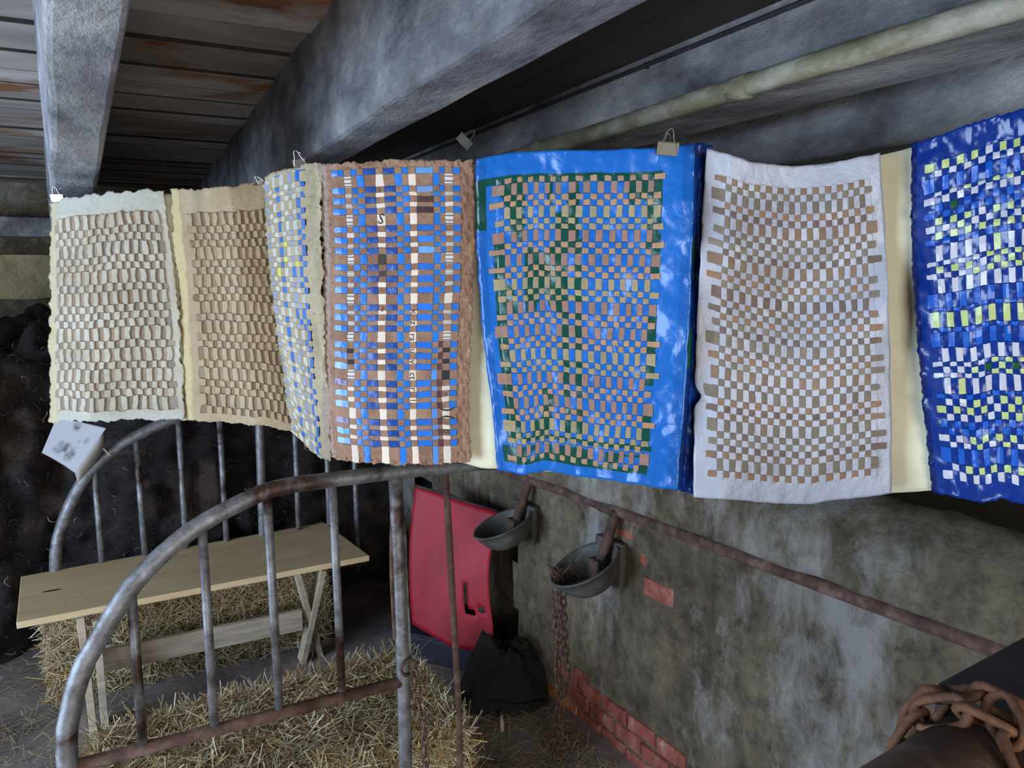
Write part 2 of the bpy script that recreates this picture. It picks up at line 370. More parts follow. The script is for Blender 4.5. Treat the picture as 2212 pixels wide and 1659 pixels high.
tube('conduit_tube', [ST(.957, t, 2.014) for t in np.linspace(T0 + .1, 3.0, 14)], .0045, 'black_steel', cdt, 10)
for tt in (.7, 1.3, 1.9):
    bm = bmesh.new(); hexa(bm, box_axes(ST(.96, tt, 2.008), S_AX, T_AX, Z, .012, .006, .012), .001); bmobj('conduit_saddle', bm, 'black_steel', cdt)

# ---------------------------------------------------------------- manger wall on the right
A_W = math.radians(33); DW = np.array([-math.sin(A_W), math.cos(A_W), 0]); NW = np.array([-math.cos(A_W), -math.sin(A_W), 0])
B0 = PZ(1240, 1540, 0.0)
def WP(a, d=0.0, z=0.0): return B0 + DW * a + NW * d + Z * z
def on_wall(px, py, d=0.0):
    p = PP(px, py, B0 + NW * d, NW); q = p - B0; return float(q @ DW), float(p[2])
A_LO, A_HI = -2.6, 3.0
def pipe_z(a): return .83 - .028 * a
# hatch in the wall behind the red sheet
HX0, HX1, HZ = on_wall(1112, 1300)[0], on_wall(900, 1300)[0], .60
vs, fs = [], []
prof = [('a', 0.0, 0.0)]
na = 150; aa = np.linspace(A_LO, A_HI, na)
zs = list(np.linspace(0, 1, 30))
def wall_d(a, z, ledge=None):
    pz = pipe_z(a); d = .008 * float(fbm(a * 2.2, z * 2.2, 21)) + .004 * float(fbm(a * 9, z * 9, 31))
    if ledge is None: ledge = z > pz + .036
    if ledge:
        d += .072 + .006 * float(vnoise(a * 11, 4, 12))
        if z > .99: d -= .10 * ((z - .99) / .1) ** 2
    return d
zl = [0, .04, .08, .12, .16, .2, .25, .3, .35, .4, .45, .5, .55, .6, .65, .7, .735]
ring = []
for a in aa:
    pz = pipe_z(a); col = []; lz = pz + .036 + .005 * float(fbm(a * 7, 9, 2))
    for z in zl: col.append((z, wall_d(a, z, False)))
    col += [(pz - .01, wall_d(a, pz - .01, False)), (lz, wall_d(a, lz, False)), (lz, wall_d(a, lz, True) - .006), (lz + .006, wall_d(a, lz, True))]
    for z in list(np.linspace(pz + .058, .99, 6)) + [1.01, 1.03, 1.05, 1.065, 1.078, 1.085]: col.append((z, wall_d(a, z, True)))
    ztop = 1.088 + .006 * float(fbm(a * 4, 2, 8))
    for d in (-.055, -.075): col.append((ztop, d))
    col.append((1.06, -.10)); col.append((0.9, -.11)); col.append((0.0, -.11))
    ring.append(col); vs += [WP(a, d, z) for z, d in col]
nr = len(ring[0])
def in_hatch(a, z):
    lo = HX0 - .10 * max(0, (.22 - z) / .22) + .015 * math.sin(z * 22)
    return lo < a < HX1 and z < HZ
for i in range(na - 1):
    for k in range(nr - 1):
        if k < len(zl) + 1 and in_hatch((aa[i] + aa[i + 1]) / 2, (ring[i][k][0] + ring[i][k + 1][0]) / 2): continue
        fs.append((i * nr + k, (i + 1) * nr + k, (i + 1) * nr + k + 1, i * nr + k + 1))
mw = tag(mesh('wall_manger', vs, fs, 'plaster', None, True), 'low plastered manger wall with flaking whitewash', None, None, 'structure')
mw.data.set_sharp_from_angle(angle=math.radians(50))
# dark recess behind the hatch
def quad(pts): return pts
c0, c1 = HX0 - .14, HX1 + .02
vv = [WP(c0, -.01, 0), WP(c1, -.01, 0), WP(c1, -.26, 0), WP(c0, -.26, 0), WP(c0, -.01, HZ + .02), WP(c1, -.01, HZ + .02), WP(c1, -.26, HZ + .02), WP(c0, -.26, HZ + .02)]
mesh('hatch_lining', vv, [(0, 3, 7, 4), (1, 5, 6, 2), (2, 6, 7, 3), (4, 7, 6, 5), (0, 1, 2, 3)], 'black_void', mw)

# exposed bricks at the wall's foot and by the bowl
def brick(px, py, L, Hh, tilt=0.0, mat='brick', d=.012, dep=.05):
    a, z = on_wall(px, py, d); base = wall_d(a, z)
    ca, sa = math.cos(tilt), math.sin(tilt); ax = DW * ca + Z * sa; az = -DW * sa + Z * ca
    bm = bmesh.new(); o = WP(a, max(base, -.01) + d - dep / 2, z) - az * Hh / 2
    pts = box_axes(o, ax, NW, az, L, dep, Hh)
    hexa(bm, [p + np.array([random.uniform(-.003, .003) for _ in range(3)]) for p in pts], .006)
    bmobj('brick', bm, mat, mw)
a0_, z0_ = on_wall(1272, 1500, .012)
for row in range(3):
    for i in range(6):
        a = .05 - (i + (.5 if row % 2 else 0)) * .135; z = .130 - row * .062
        if row == 0 and i > 4: continue
        p = WP(a, 0, z); base = wall_d(a, z)
        bm = bmesh.new(); pts = box_axes(WP(a, max(base, -.005) - .017, z - .027), DW, NW, Z, .124, .05, .052)
        hexa(bm, [q + np.array([random.uniform(-.003, .003) for _ in range(3)]) for q in pts], .006)
        bmobj('brick', bm, 'brick' if random.random() < .85 else 'orange_brick', mw)
brick(1400, 1215, .09, .055, 0, 'brick', .0); brick(1425, 1278, .13, .058, 0, 'brick', .002); brick(1345, 1150, .11, .03, 0, 'brick', -.002)
brick(1190, 1505, .11, .06, .1, 'orange_brick', .014); brick(1165, 1475, .07, .05, .1, 'orange_brick', .012); brick(1250, 1465, .07, .05, .0, 'brick', .008); brick(1205, 1540, .08, .05, .1, 'orange_brick', .012)

# water pipe let in under the wall's ledge
wp = empty('water_pipe', WP(0, .02, .82)); tag(wp, 'rusty water pipe running along the manger wall under its ledge', 'pipe')
pts = [WP(a, .017 + .003 * math.sin(a * 3), pipe_z(a)) for a in np.linspace(A_LO + .05, 1.0, 40)]
tube('pipe_run', pts, .0185, 'rust', wp, 14)
for px, py in ((1310, 1092), (1135, 1035)):
    a, z = on_wall(px, py, .02)
    tube('pipe_tee', [WP(a - .035, .017, pipe_z(a - .035)), WP(a - .03, .017, pipe_z(a)), WP(a + .03, .017, pipe_z(a)), WP(a + .035, .017, pipe_z(a + .035))], [.019, .023, .023, .019], 'dark_rust', wp, 14)

# ---------------------------------------------------------------- water bowls
def water_bowl(px, py, r, label, straw=False, tilt=.42):
    a, z = on_wall(px, py, .10); c = WP(a, .02 + r * .95, z)
    t_ = empty('water_bowl', c); tag(t_, label, 'water bowl', 'cast iron water bowls on the manger wall')
    ax = Z * math.cos(tilt) + (NW * .82 + DW * .42) * math.sin(tilt)
    prof = [(0.001, -r * .80), (r * .30, -r * .78), (r * .58, -r * .66), (r * .80, -r * .45), (r * .93, -r * .2), (r * .985, 0), (r * 1.03, r * .01), (r * 1.03, r * .05), (r * .97, r * .055), (r * .93, 0), (r * .87, -r * .2), (r * .75, -r * .42), (r * .54, -r * .6), (r * .28, -r * .71), (.001, -r * .73)]
    vs, fs = lathe_data(prof, c, ax, 40); mesh('bowl_shell', vs, fs, 'cast_iron', t_, True)
    # feed stem down from the pipe with valve block
    top = WP(a - .02, .02, pipe_z(a)); mid = WP(a - .02, .05, z + r * .75); low = c + np.array([0, 0, -r * .25]) - NW * r * .45
    tube('feed_stem', catmull([top, mid, low], 6), .017, 'dark_rust', t_, 10)
    bm = bmesh.new(); hexa(bm, box_axes(low - Z * .03, DW, NW, Z, .05, .045, .07), .008); bmobj('valve_block', bm, 'dark_rust', t_)
    pl = c - NW * r * .9; bm = bmesh.new(); hexa(bm, box_axes(pl - Z * r * .75, DW, NW, Z, r * 1.1, .025, r * 1.3), .008); bmobj('mounting_plate', bm, 'cast_iron', t_)
    bm = bmesh.new(); hexa(bm, box_axes(low + NW * r * .35 - Z * .035, DW, NW, Z, .035, r * .5, .008), .002); bmobj('nose_paddle', bm, 'dark_rust', t_)
    if straw:
        n, vs, fs, fc = 26, [], [], []
        for i in range(n):
            o = c - ax * r * random.uniform(.1, .45) + np.array([random.uniform(-.5, .5) * r, random.uniform(-.5, .5) * r, 0]); d = np.array([random.gauss(0, 1), random.gauss(0, 1), random.gauss(.3, .5)]); d /= np.linalg.norm(d)
            sd = np.cross(d, [0, 0, 1.0]); sd /= np.linalg.norm(sd) + 1e-6; l = random.uniform(.03, .07)
            k = len(vs); vs += [o - d * l - sd * .0012, o - d * l + sd * .0012, o + d * l + sd * .0012, o + d * l - sd * .0012]; fs.append((k, k + 1, k + 2, k + 3)); fc.append(lin((random.randint(110, 150), random.randint(90, 120), 70)))
        o = mesh('straw_wisps', vs, fs, 'straw', t_, False, fc); tag(o, kind='stuff')
    return c, ax, r
water_bowl(1100, 1128, .115, 'dark cast iron water bowl on the wall beside the red metal sheet')
bc, bax, br = water_bowl(1280, 1215, .118, 'dark cast iron water bowl with chains hanging over its rim, under the blue panel', True, .5)

# ---------------------------------------------------------------- chains
def link_mesh(name, L, W, r):
    pts = []
    for k in range(16):
        a = 2 * math.pi * k / 16; x = W / 2 * math.cos(a); y = (L / 2 - W / 2) * (1 if math.sin(a) > 0 else -1) * (1 if abs(math.sin(a)) > .01 else 0) + W / 2 * math.sin(a)
        pts.append((x, 0, y))
    vs, fs = tube_data(pts, r, 6, True); me = bpy.data.meshes.new(name); me.from_pydata([tuple(p) for p in vs], [], fs)
    me.polygons.foreach_set('use_smooth', [True] * len(me.polygons)); return me
def chain(path, L, parent, me, twist0=0.0, name='chain_link'):
    pts = catmull(path, 14); acc = 0; want = 0; k = 0
    for i in range(len(pts) - 1):
        seg = np.linalg.norm(pts[i + 1] - pts[i])
        while acc + seg >= want:
            f = (want - acc) / seg; p = pts[i] + (pts[i + 1] - pts[i]) * f; d = (pts[i + 1] - pts[i]) / seg
            o = bpy.data.objects.new(name, me); COL.objects.link(o); o.parent = parent
            q = Vector(d).to_track_quat('Z', 'Y') @ Matrix.Rotation(twist0 + (k % 2) * math.pi / 2 + random.uniform(-.25, .25), 3, 'Z').to_quaternion()
            o.rotation_mode = 'QUATERNION'; o.rotation_quaternion = q; o.location = Vector(p) - Vector(parent.location)
            want += L; k += 1
        acc += seg
lm = link_mesh('chain_link', .036, .019, .0029); lm.materials.append(MATS['dark_rust'])
hc = empty('hanging_chain', bc); tag(hc, 'rusty tether chains hanging in a bunch from the rim of a water bowl', 'chain')
rim = PY(1207, 1262, bc[1] - .02)
Yc = rim[1]
chain([PY(1200, 1235, Yc + .03), PY(1199, 1270, Yc), PY(1200, 1340, Yc), PY(1206, 1440, Yc), PY(1212, 1520, Yc), PY(1208, 1600, Yc), PY(1210, 1690, Yc)], .028, hc, lm, .3)
chain([PY(1212, 1240, Yc + .03), PY(1209, 1272, Yc - .005), PY(1210, 1350, Yc - .01), PY(1204, 1440, Yc - .01), PY(1208, 1500, Yc - .01)], .028, hc, lm, .9)
chain([PY(1220, 1245, Yc + .03), PY(1217, 1275, Yc + .01), PY(1220, 1380, Yc + .01), PY(1226, 1440, Yc + .01), PY(1232, 1480, Yc + .01)], .028, hc, lm, 0)
chain([PY(1212, 1500, Yc - .01), PY(1200, 1560, Yc - .01), PY(1199, 1640, Yc - .01), PY(1204, 1690, Yc - .01)], .028, hc, lm, .5)
vs, fs = tube_data(catmull([PY(1184, 1222, Yc), PY(1196, 1232, Yc), PY(1212, 1240, Yc + .02), PY(1240, 1215, Yc + .04)], 6), .006, 8)
mesh('chain_hook', vs, fs, 'dark_rust', hc, True)

# ---------------------------------------------------------------- red sheet, block and stick
rt_ = empty('red_metal_sheet', PY(980, 1400, 2.8)); tag(rt_, 'red painted metal sheet with a cut slot, leaning by the manger wall', 'metal sheet')
OUT_T = [(0, 897, 1050), (.3, 950, 1066), (.65, 1020, 1090), (1, 1080, 1108)]; OUT_B = [(0, 890, 1348), (.25, 930, 1372), (.5, 975, 1398), (.75, 1020, 1406), (1, 1062, 1418)]
def itp(tab, u): return np.interp(u, [q[0] for q in tab], [q[1] for q in tab]), np.interp(u, [q[0] for q in tab], [q[2] for q in tab])
nu, nv = 24, 28; vs, fs = [], []
slot = lambda u, v: (.655 < u < .70 and .52 < v < .72) or (.655 < u < .80 and .70 < v < .745) or (.84 < u < .90 and .69 < v < .73)
for j in range(nv + 1):
    for i in range(nu + 1):
        u, v = i / nu, j / nv; x0, y0 = itp(OUT_T, u); x1, y1 = itp(OUT_B, u)
        x = x0 + (x1 - x0) * v - 16 * math.sin(math.pi * min(1, v * 1.25)) * u + (-10 * math.sin(math.pi * v) * (1 - u)); y = y0 + (y1 - y0) * v
        Y = 3.0 - .17 * u - .12 * v + .012 * math.sin(u * 5 + v * 3)
        vs.append(PY(x, y, Y))
for j in range(nv):
    for i in range(nu):
        if slot((i + .5) / nu, (j + .5) / nv): continue
        a = j * (nu + 1) + i; fs.append((a, a + nu + 1, a + nu + 2, a + 1))
o = mesh('sheet_panel', vs, fs, 'red_paint', rt_, True); md = o.modifiers.new('s', 'SOLIDIFY'); md.thickness = .004
vs2 = []; 
for i in range(nu + 1):
    x0, y0 = itp(OUT_T, i / nu); vs2.append(PY(x0, y0 - 2, 3.0 - .17 * i / nu + .006))
tube('rubber_edge', vs2, .006, 'black_steel', rt_, 8)
blk = empty('dark_block', PY(935, 1430, 2.8)); tag(blk, 'dark navy block the red metal sheet stands on', 'block')
bm = bmesh.new(); p = PY(930, 1400, 2.86); hexa(bm, box_axes((p[0] + .06, p[1] + .04, 0), np.array([.93, -.36, 0]), np.array([.36, .93, 0]), Z, .42, .16, p[2] + .05), .01); bmobj('block_body', bm, 'navy_block', blk)
bm = bmesh.new(); hexa(bm, box_axes((p[0] + .06, p[1] + .04, p[2] + .052), np.array([.93, -.36, 0]), np.array([.36, .93, 0]), Z, .44, .17, .012), .004); bmobj('block_lid', bm, 'navy_block', blk)
q0, q1 = PY(1088, 1635, 2.35), PY(1083, 1545, 2.42)
st_ = tube('wooden_stick', [q0, q0 * .66 + q1 * .34 + np.array([.002, 0, 0]), q0 * .33 + q1 * .67, q1], [.009, .0085, .008, .007], 'lath', None, 8); tag(st_, 'thin pale wooden stick standing upright in the dark hollow', 'stick')

# black heap added to stand in for deep shade by the hatch
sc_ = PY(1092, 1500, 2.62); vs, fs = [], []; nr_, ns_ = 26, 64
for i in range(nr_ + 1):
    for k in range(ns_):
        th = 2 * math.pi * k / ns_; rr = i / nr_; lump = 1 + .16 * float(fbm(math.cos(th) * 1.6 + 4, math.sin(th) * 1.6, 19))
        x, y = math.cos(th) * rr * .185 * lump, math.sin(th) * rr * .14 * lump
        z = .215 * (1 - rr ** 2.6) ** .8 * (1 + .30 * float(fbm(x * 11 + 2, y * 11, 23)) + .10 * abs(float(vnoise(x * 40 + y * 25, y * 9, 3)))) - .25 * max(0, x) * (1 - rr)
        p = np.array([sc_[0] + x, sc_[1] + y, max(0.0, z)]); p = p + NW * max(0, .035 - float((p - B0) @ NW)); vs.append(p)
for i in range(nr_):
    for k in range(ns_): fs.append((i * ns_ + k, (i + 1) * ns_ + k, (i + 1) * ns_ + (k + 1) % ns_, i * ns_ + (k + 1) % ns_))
sk = empty('shade_heap', (sc_[0], sc_[1], 0)); tag(sk, 'black heap standing in for deep shade below the red metal sheet', 'shade heap'); mesh('shade_heap_body', vs, fs, 'black_void', sk, True)
tube('shade_heap_fold', catmull([(sc_[0] - .15, sc_[1] - .09, .03), (sc_[0] - .05, sc_[1] - .135, .05), (sc_[0] + .06, sc_[1] - .13, .03), (sc_[0] + .15, sc_[1] - .08, .015)], 6), [.014 + .004 * math.sin(i) for i in range(19)], 'black_void', sk, 10)

# ================================================================ STALL DIVIDERS
GN = np.array([-.492, .870, 0]); GN /= np.linalg.norm(GN)
def divider(name, label, p0, arch, post, bars, rail, extra_arch, r_arch, r_bar, r_rail, r_post, barmat='zinc'):
    G = lambda x, y: PP(x, y, p0, GN)
    t_ = empty(name, (*(G(*arch[0])[:2]), 0)); tag(t_, label, 'stall divider', 'tubular stall dividers')
    path = [G(*q) for q in arch]; foot = path[0].copy(); foot[2] = -.02
    pts = catmull([foot, (foot + path[0]) / 2] + path, 7); n = len(pts)
    tube('arch_rail', pts, [r_arch[0] + (r_arch[1] - r_arch[0]) * i / (n - 1) for i in range(n)], 'zinc', t_, 16)
    if rail:
        a, b_ = G(*rail[0]), G(*rail[1]); tube('lower_rail', [a, a * .5 + b_ * .5, b_], r_rail, 'rust', t_, 14)
    for i, (q0, q1) in enumerate(bars):
        a, b_ = G(*q0), G(*q1); b_ = np.array([a[0], a[1], b_[2]]) * .5 + b_ * .5
        tube('upright_bar', [a + Z * .004, a * .5 + b_ * .5, b_ - Z * .004], r_bar, 'zinc', t_, 12)
    if post:
        a, b_ = G(*post[0]), G(*post[1]); low = np.array([b_[0], b_[1], 0.0]); c = a * .6 + b_ * .4
        tube('post', [a, a * .75 + b_ * .25, b_, low], r_post, 'zinc', t_, 16)
        return t_, a, b_, G
    return t_, None, None, G
g0 = np.array([-.22, 1.45, 0])
gate, ga, gb, G = divider('stall_divider', 'near tubular stall divider with curved galvanised rail in the foreground', g0,
    [(146, 1656), (155, 1526), (180, 1440), (198, 1406), (248, 1322), (289, 1262), (346, 1202), (408, 1150), (469, 1112), (563, 1066), (624, 1049), (704, 1038), (775, 1029), (868, 1018), (960, 1010), (1020, 1003), (1100, 997), (1200, 990)],
    ((854, 1030), (872, 1480)), [((284, 1285), (307, 1612)), ((437, 1150), (462, 1570)), ((577, 1075), (606, 1525)), ((718, 1050), (742, 1486))],
    ((165, 1655), (868, 1472)), None, (.0172, .0145), .0082, .0118, .0140)
a = PP(962, 1014, g0, GN); b_ = PP(992, 1545, g0, GN); tube('rear_bar', [a, (a + b_) / 2, b_, (b_[0], b_[1], 0)], .0072, 'rust', gate, 12)
# slim rod clamped along the post, ring and short chain
a = G(872, 1130); b_ = G(886, 1425); tube('latch_rod', catmull([G(858, 1100), a, (a + b_) / 2, b_], 5), .0042, 'zinc', gate, 8)
tube('latch_rod', catmull([G(846, 1135), G(846, 1250), G(853, 1380)], 5), .004, 'rust', gate, 8)
rc = G(876, 1434) - GN * .018; ring = [rc + (np.array([.87, .492, 0]) * math.cos(t) + Z * math.sin(t)) * .0165 for t in np.linspace(0, 2 * math.pi, 20)[:-1]]
tube('ring', ring, .0035, 'rust', gate, 8, True)
lm2 = link_mesh('chain_link', .026, .014, .0024); lm2.materials.append(MATS['rust'])
gc = empty('gate_chain', rc); tag(gc, 'short rusty chain hanging from the ring on the near divider post', 'chain')
chain([rc + np.array([.012, -.004, -.012]), G(893, 1490) - GN * .02, G(905, 1560) - GN * .025, G(912, 1640) - GN * .02, G(916, 1700) - GN * .02], .021, gc, lm2)
h0 = np.array([-1.75, 2.85, 0])
far, fa_, fb_, GF = divider('stall_divider', 'far tubular stall divider in front of the dark fleeces, behind the bench', h0,
    [(120, 1225), (129, 1152), (160, 1072), (197, 1016), (263, 960), (329, 925), (400, 896), (480, 872), (560, 858), (660, 850), (790, 848)],
    ((559, 862), (568, 1150)), [((204, 1012), (220, 1230)), ((293, 944), (316, 1230)), ((385, 902), (402, 1230)), ((472, 875), (492, 1230)), ((634, 852), (646, 1230)), ((702, 850), (712, 1230)), ((760, 849), (777, 1230))],
    ((150, 1262), (790, 1215)), None, (.0235, .0215), .0125, .018, .0195)

# folded card tied to the far divider
ct = empty('drawing_card', GF(180, 1000)); tag(ct, 'folded white card with a faint grey drawing, fixed to the far divider', 'card')
yv = GF(190, 1010)[1] - .04
TL, TR, BR, BL = PY(122, 902, yv + .01), PY(229, 925, yv - .02), PY(162, 1022, yv - .03), PY(90, 978, yv + .0)
vs, fs, fc = [], [], []; nu = nv = 30
def blob(u, v, cu, cv, ru, rv): return max(0, 1 - ((u - cu) / ru) ** 2 - ((v - cv) / rv) ** 2)
for j in range(nv + 1):
    for i in range(nu + 1):
        u, v = i / nu, j / nv; p = (TL * (1 - u) + TR * u) * (1 - v) + (BL * (1 - u) + BR * u) * v; vs.append(p + np.array([0, .006 * math.sin(u * 3), 0]))
for j in range(nv):
    for i in range(nu):
        a = j * (nu + 1) + i; fs.append((a, a + nu + 1, a + nu + 2, a + 1)); u, v = (i + .5) / nu, (j + .5) / nv
        g = max(blob(u, v, .42, .64, .2, .16), blob(u, v, .62, .74, .14, .2), blob(u, v, .45, .12, .10, .12), .6 * blob(u, v, .66, .42, .06, .05), .5 * blob(u, v, .8, .35, .08, .1), .7 * blob(u, v, .3, .78, .14, .1)) * (0.55 + .45 * float(fbm(u * 13, v * 13, 5)))
        fc.append(lin((176, 175, 178)) * (1 - .72 * min(1, max(0, g * 1.5))))
o = mesh('card_front', vs, fs, 'newsprint', ct, True, fc); o.modifiers.new('s', 'SOLIDIFY').thickness = .0008
q1, q2 = PY(216, 948, yv - .015), PY(222, 968, yv + .035); q3, q4 = PY(170, 1055, yv + .02), PY(162, 1040, yv - .0)
vs = []; 
for k in range(7):
    t = k / 6; A_ = TR * (1 - t) * .0 + (PY(222, 936, yv - .02) * (1 - t) + BR * t); B_ = PY(224, 970, yv + .035) * (1 - t) + PY(170, 1058, yv + .03) * t; vs += [A_, (A_ + B_) / 2 + np.array([.002, 0, 0]), B_]
fs = [(k * 3 + m_, (k + 1) * 3 + m_, (k + 1) * 3 + m_ + 1, k * 3 + m_ + 1) for k in range(6) for m_ in (0, 1)]
o = mesh('card_fold', vs, fs, 'newsprint', ct, True, [lin((186, 180, 174))] * len(fs)); o.modifiers.new('s', 'SOLIDIFY').thickness = .0008
tube('tie_string', catmull([PY(222, 968, yv + .03), GF(236, 978) - GN * .03, GF(240, 985), GF(232, 975) + GN * .025], 4), .003, 'backing', ct, 6)

# ================================================================ BENCH
BU = np.array([.873, .487, 0]); BU /= np.linalg.norm(BU); BV = np.array([-BU[1], BU[0], 0]); ZT = .42
cFL, cBL, cBR, cFR = PZ(35, 1345, ZT), PZ(45, 1245, ZT), PZ(700, 1128, ZT), PZ(798, 1200, ZT)
bn = empty('trestle_bench', (*((cFL + cBR) / 2)[:2], 0)); tag(bn, 'pale plywood bench on crossed trestle legs, standing over hay bales', 'bench')
bm = bmesh.new(); hexa(bm, [cFL - Z * .024, cFR - Z * .024, cBR - Z * .024, cBL - Z * .024, cFL, cFR, cBR, cBL], .003); bmobj('bench_top', bm, 'plank', bn)
kn = PZ(112, 1276, ZT); vs, fs = lathe_data([(.0, .0008), (.012, .0008)], kn, Z, 14); vs = [kn + BU * ((np.asarray(p) - kn) @ BU) * 2.6 + BV * ((np.asarray(p) - kn) @ BV) * .6 + Z * .0008 for p in vs]; mesh('knot', vs, fs, 'navy_block', bn)
def bar_box(name, a, b_, wdir, w1, w2, mat, parent):
    a = np.asarray(a, float); b_ = np.asarray(b_, float); d = b_ - a; L = np.linalg.norm(d); d /= L
    x = wdir - d * (wdir @ d); x /= np.linalg.norm(x); y = np.cross(d, x)
    bm = bmesh.new(); hexa(bm, box_axes(a, x, y, d, w1, w2, L), .002); return bmobj(name, bm, mat, parent)
Wd = float(np.linalg.norm(cBL - cFL))
for tp, ft, off_ in (((208, 1338), (230, 1594), .0), ((174, 1332), (203, 1580), .03), ((642, 1240), (690, 1412), .0), ((696, 1228), (652, 1428), .03)):
    bar_box('leg', PZ(*tp, ZT - .024), PZ(*ft, 0.0), BU, .024, .058, 'lath', bn)
bar_box('stretcher', PZ(214, 1434, .2) + BV * .02, PZ(655, 1342, .2) + BV * .02, Z, .085, .022, 'lath', bn)

# ================================================================ HAY
def hay_bale(c, L, W, Hh, ax, n, label, seed, ln=(.05, .15), z0=0.0, zmax=9):
    rng = np.random.default_rng(seed); ax = np.asarray(ax) / np.linalg.norm(ax); ay = np.array([-ax[1], ax[0], 0])
    t_ = empty('hay_bale', (c[0], c[1], z0)); tag(t_, label, 'hay bale', 'hay bales in the stall')
    base = np.array([c[0], c[1], z0])
    # body: subdivided rounded box with noise
    bm = bmesh.new(); bmesh.ops.create_cube(bm, size=2); bmesh.ops.subdivide_edges(bm, edges=bm.edges[:], cuts=15, use_grid_fill=True)
    for v in bm.verts:
        p = np.array(v.co); q = np.sign(p) * np.minimum(np.abs(p), 1); e = .16
        inner = np.clip(q, -1 + e, 1 - e); dlt = q - inner; nn = np.linalg.norm(dlt); 
        if nn > 1e-6: q = inner + dlt / nn * min(nn, e)
        nz = .035 * float(fbm(q[0] * 5 + q[2] * 3, q[1] * 5 - q[2] * 2.3, seed)); lp = np.array([q[0] * L / 2, q[1] * W / 2, (q[2] + 1) * Hh / 2]) * (1 + nz)
        v.co = Vector(base + ax * lp[0] + ay * lp[1] + Z * lp[2])
    bmobj('bale_body', bm, 'hay_core', t_, True)
    vs, fs, fc = [], [], []
    pal = [(232, 208, 160), (222, 198, 148), (244, 230, 198), (204, 172, 112), (206, 200, 170), (238, 218, 176), (188, 142, 74)]
    areas = np.array([L * W, L * Hh, L * Hh, W * Hh, W * Hh]); areas = areas / areas.sum()
    for i in range(n):
        fc_i = rng.choice(5, p=areas); a, b_ = rng.uniform(-1, 1, 2)
        if fc_i == 0: lp = np.array([a * L / 2, b_ * W / 2, Hh]); nn = Z; t1, t2 = ax, ay
        elif fc_i in (1, 2): sg = 1 if fc_i == 1 else -1; lp = np.array([a * L / 2, sg * W / 2, (b_ + 1) * Hh / 2]); nn = ay * sg; t1, t2 = ax, Z
        else: sg = 1 if fc_i == 3 else -1; lp = np.array([sg * L / 2, a * W / 2, (b_ + 1) * Hh / 2]); nn = ax * sg; t1, t2 = ay, Z
        o = base + ax * lp[0] + ay * lp[1] + Z * lp[2] + nn * rng.uniform(-.012, .012)
        th = rng.uniform(0, 2 * math.pi); d = t1 * math.cos(th) + t2 * math.sin(th) + nn * rng.normal(.12, .22); d /= np.linalg.norm(d)
        bend = nn * rng.uniform(-.5, .6) + t1 * rng.normal(0, .5) + t2 * rng.normal(0, .5); l = rng.uniform(*ln); wd = rng.uniform(.0006, .0016)
        sd = np.cross(d, nn + rng.normal(0, .4, 3)); sd /= np.linalg.norm(sd) + 1e-9; k = len(vs)
        for q in range(4):
            t = q / 3 - .5; p = o + d * l * t + bend * l * (t * t) * .9; p[2] = min(p[2], zmax); vs += [p - sd * wd, p + sd * wd]
        fs += [(k + 2 * q, k + 2 * q + 1, k + 2 * q + 3, k + 2 * q + 2) for q in range(3)]
        cc = lin(np.array(pal[rng.integers(len(pal))]) * rng.uniform(.7, 1.08)); fc += [cc, cc, cc]
    o = mesh('straw', vs, fs, 'straw', t_, False, fc); tag(o, 'loose golden straw ends', None, None, 'stuff')
    for dx in (-.22, .22):
        lp = [(dx * L, -W / 2 - .006, 0), (dx * L, -W / 2 - .006, Hh), (dx * L, W / 2 + .006, Hh), (dx * L, W / 2 + .006, 0)]
        tube('twine', [base + ax * p[0] + ay * p[1] + Z * p[2] for p in lp], .002, 'bright_rust', t_, 6)
    return t_
cb = PZ(640, 1430, .33); cl = PZ(215, 1640, .33)
hay_bale((-.655, 1.945), .92, .48, .30, BU, 24000, 'loose hay bale in front of the bench, behind the near divider', 3)
mid = (cFL + cBR + cFR + cBL) / 4
hay_bale(mid + BV * .10 + BU * (-.02), 1.02, .34, .365, BU, 15000, 'hay bale lying behind and under the bench', 5, zmax=.39)
# scattered straw on the floor
rng = np.random.default_rng(9); vs, fs, fc = [], [], []
for i in range(2600):
    if i < 900: p = PZ(rng.uniform(-40, 330), rng.uniform(1400, 1700), 0)
    elif i < 1900: p = np.array([rng.uniform(-1.9, -.4), rng.uniform(1.6, 2.9), 0])
    else: p = PZ(rng.uniform(1000, 1330), rng.uniform(1530, 1700), 0)
    if (i < 900 and rng.random() < .55) or float((p - B0) @ NW) < .06: continue
    th = rng.uniform(0, 6.28); d = np.array([math.cos(th), math.sin(th), rng.normal(0, .12)]); sd = np.array([-d[1], d[0], 0]); l = rng.uniform(.012, .045); wd = rng.uniform(.0008, .0016); o = p + Z * rng.uniform(.003, .02); k = len(vs)
    vs += [o - d * l - sd * wd, o - d * l + sd * wd, o + d * l + sd * wd, o + d * l - sd * wd]; fs.append((k, k + 1, k + 2, k + 3)); fc.append(lin(np.array((204, 186, 140)) * rng.uniform(.7, 1.05)))
o = mesh('scattered_straw', vs, fs, 'straw', None, False, fc); tag(o, 'loose straw scattered over the floor', 'straw', None, 'stuff')

